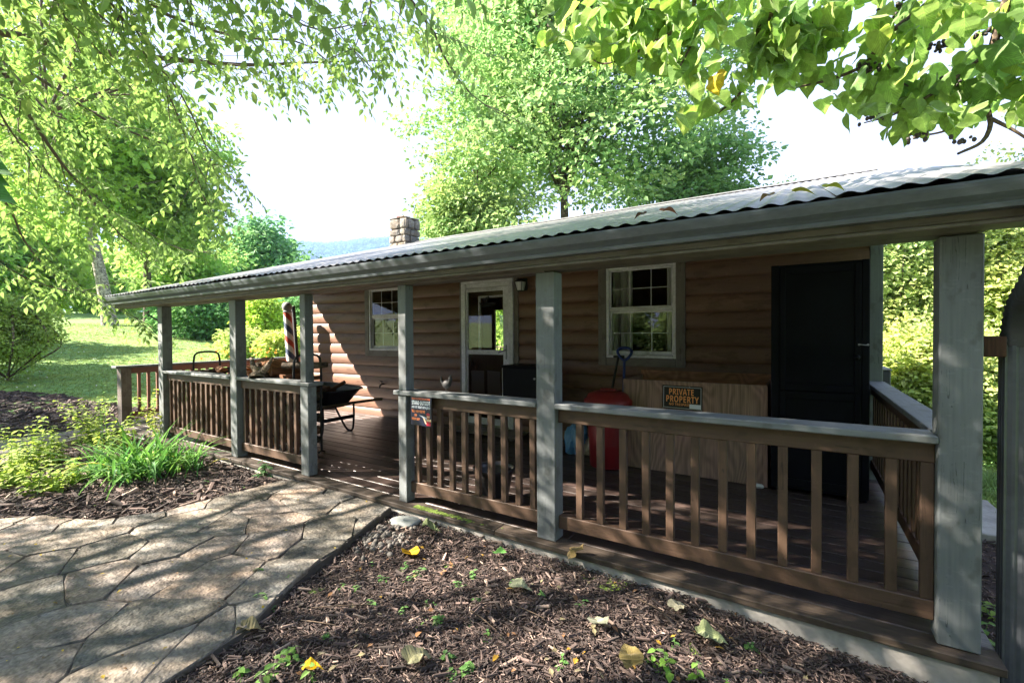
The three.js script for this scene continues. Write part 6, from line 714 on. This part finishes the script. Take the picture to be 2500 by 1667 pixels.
  dry(1005, 1362, 0.16, [0.75, 0.45, 0.02], 0.15, 2.6, 'bright yellow fallen leaf on the mulch near the entrance', 1.5); dry(1035, 1300, 0.15, [0.30, 0.36, 0.16], 0.3, 0.6, 'pale green fallen leaf beside the flat grey stone', 1.6); dry(1250, 1440, 0.15, [0.42, 0.46, 0.28], 0.1, 0.4, 'pale green fallen leaf lying flat in the middle of the mulch'); dry(1460, 1545, 0.14, [0.36, 0.38, 0.26], 0.2, 2.0, 'rolled grey-green fallen leaf below the middle of the right railing', 1.8); dry(1705, 1548, 0.16, [0.36, 0.42, 0.2], 0.2, 0.2, 'green fallen leaf near the deck skirt', 1.2); dry(1645, 1495, 0.12, [0.42, 0.40, 0.28], 0.3, 1.1, 'small tan fallen leaf against the deck skirt', 1.4); dry(995, 1628, 0.15, [0.34, 0.33, 0.18], 0.15, 1.2, 'olive fallen leaf at the bottom of the mulch', 1.3); dry(748, 1652, 0.08, [0.8, 0.5, 0.01], 0.5, 0.5, 'small bright yellow fallen leaf at the bottom edge', 1.8); dry(1395, 1385, 0.13, [0.26, 0.19, 0.07], 1.2, 0.8, 'curled brown leaf standing against the deck edge', 2.0); dry(1210, 1358, 0.11, [0.10, 0.30, 0.05], 0.4, 0.0, 'fresh dark green fallen leaf near the deck edge', 0.8); dry(590, 1545, 0.13, [0.34, 0.30, 0.16], 0.2, 0.7, 'crumpled tan leaf on the edge of the path', 2); dry(1545, 1640, 0.14, [0.36, 0.28, 0.1], 0.5, 2.2, 'tan and yellow leaf at the bottom centre of the mulch', 1.6);
  { const m = [], c = []; for (let k = 0; k < 130; k++) { const px = rr(500, 2000), py = rr(1300, 1667), p = onY(px, py, -0.08); if (!inPoly(p.x, p.z, BED_A)) continue; m.push(M4(V(p.x, H(p.x, p.z) + 0.03, p.z), EU(rr(-0.5, 0.5), rr(0, 6.28), rr(-0.5, 0.5)), rr(0.3, 0.75))); const q = rnd(); c.push(q < 0.25 ? lin(0.6, 0.35, 0.03) : q < 0.6 ? lin(0.34, 0.17, 0.07) : lin(0.3, 0.26, 0.14)); } tag(inst('leaf_litter', ov, M.leaf, m, c, scene), 'small dry leaves scattered over the mulch', 'leaf litter'); }
  { const m = [], c = []; for (let k = 0; k < 60; k++) { const px = rr(0, 900), py = rr(1220, 1667), p = onY(px, py, -0.06); if (!inPoly(p.x, p.z, PATH)) continue; m.push(M4(V(p.x, pathY(p.x, p.z) + 0.008, p.z), EU(rr(-0.3, 0.3), rr(0, 6.28), rr(-0.3, 0.3)), rr(0.2, 0.45))); c.push(rnd() < 0.5 ? lin(0.55, 0.4, 0.04) : lin(0.2, 0.12, 0.05)); } tag(inst('leaf_litter', ov, M.leaf, m, c, scene), 'tiny yellow and brown leaves on the stone path', 'leaf litter'); }
  // twigs and a flat stone
  [[1150, 1490, 0.22, 0.3], [900, 1475, 0.3, 2.5], [1340, 1440, 0.18, 0.1], [1250, 1480, 0.2, 0.05], [1560, 1465, 0.25, 0.4], [1025, 1640, 0.2, 1.4], [1720, 1500, 0.22, 0.7], [820, 1530, 0.2, 2.8]].forEach(([px, py, l, a]) => { const p = onY(px, py, -0.07), q = V(Math.cos(a), 0, Math.sin(a)); tag(part('twig', tube([V(0, 0, 0), q.clone().multiplyScalar(l / 2).add(V(0.01, 0.012, 0.01)), q.clone().multiplyScalar(l)], 0.004, 0.002, 6, 5), M.twigPale, scene, [p.x, H(p.x, p.z) + 0.035, p.z]), 'thin fallen twig lying on the mulch', 'twig', 'twigs on the mulch'); });
  { const p = onY(990, 1273, -0.07), g = mergeVertices((() => { const q = new THREE.IcosahedronGeometry(1, 3); q.deleteAttribute('normal'); q.deleteAttribute('uv'); return q; })()), a = g.attributes.position; for (let i = 0; i < a.count; i++) { const k = 0.9 + 0.25 * vn(a.getX(i) * 2 + 5, a.getZ(i) * 2 + 5); a.setXYZ(i, a.getX(i) * 0.12 * k, a.getY(i) * 0.035, a.getZ(i) * 0.085 * k); } g.computeVertexNormals(); tag(part('flat_stone', g, mat(lin(0.24, 0.26, 0.25), { roughness: 0.85 }), scene, [p.x, H(p.x, p.z) + 0.03, p.z], [0, 0.3, 0]), 'flat rounded grey stone at the corner of path and deck', 'stone'); }
  { const G = 'leaves caught on the roof edge'; const rl2 = (x, z, s, col, turn, lab) => { const g = leafGeo(1, 0.9, 0.5, 0.6, HEART, 0.3, 0.12), o = part('fallen_leaf', g, leafM(lin(...col), 0.3, { map: veinT }), scene, [x, roofY(z) + 0.05, z], [0.25, turn, 0.2]); o.scale.setScalar(s); tag(o, lab, 'fallen leaf', G); }; rl2(-0.02, 0.17, 0.075, [0.5, 0.48, 0.05], 0.2, 'yellow-green leaf on the roof edge near the right'); rl2(0.1, 0.2, 0.07, [0.55, 0.6, 0.06], 0.5, 'bright green leaf over the gutter near the right'); rl2(-0.12, 0.18, 0.06, [0.3, 0.2, 0.08], 2.4, 'brown leaf on the roof edge beside the yellow one'); rl2(-0.62, 0.16, 0.075, [0.34, 0.14, 0.06], 0.8, 'curled rust-brown leaf on the roof edge above the right window'); rl2(-0.72, 0.18, 0.06, [0.16, 0.09, 0.05], 2.8, 'dark crumpled leaf on the roof edge above the right window'); }
  seed = keep;
}
// -------- wooded mountain far away
{
  const keep = seed; seed = 99; const P = [], I = [], na = 90, nr = 16; const hgt = (a, f) => { const px = 1250 + Math.tan(a) * 1111; const top = 590 - 12 * Math.sin(px / 170) - 0.02 * (px - 800) + 18 * (vn(px / 90, 3) - 0.5); const R = 1500 + 1500 * f; return (1.38 + R * (826 - top) / 1111 * Math.sin(Math.min(1, f * 1.05) * 1.5708)) * Math.min(1, f * 4) - 30 * (1 - Math.min(1, f * 4)); };
  const pos = (a, f) => { const R = (1500 + 1500 * f); const d = FWD.clone().addScaledVector(RGT, Math.tan(a)); return V(CAM.x + d.x * R, hgt(a, f), CAM.z + d.z * R); };
  for (let i = 0; i <= na; i++) for (let j = 0; j <= nr; j++) { const a = -0.95 + 1.5 * i / na, p = pos(a, j / nr); P.push(p.x, p.y, p.z); } for (let i = 0; i < na; i++) for (let j = 0; j < nr; j++) { const a = i * (nr + 1) + j; I.push(a, a + nr + 1, a + 1, a + 1, a + nr + 1, a + nr + 2); }
  const g = new THREE.BufferGeometry(); g.setAttribute('position', new THREE.Float32BufferAttribute(P, 3)); g.setIndex(I); g.computeVertexNormals(); tag(part('mountain', g, mat(lin(0.05, 0.09, 0.03), { roughness: 1, side: THREE.DoubleSide }), scene), 'long wooded mountain ridge behind the trees', 'mountain', null, 'structure');
  const b = clump(70, 0.5, 0.8, 9), m = []; for (let k = 0; k < 6500; k++) { const p = pos(rr(-0.7, 0.1), Math.pow(rnd(), 0.6)); const s = rr(15, 26); m.push(M4(p.add(V(0, s * 0.3, 0)), EU(0, rr(0, 6), 0), s)); } tag(inst('mountain_forest', b, M.leaf, m, cols([0.10, 0.20, 0.06], 0.3, m.length), scene), 'far forest covering the mountain ridge', 'forest'); seed = keep;
}
renderer.render(scene, camera);
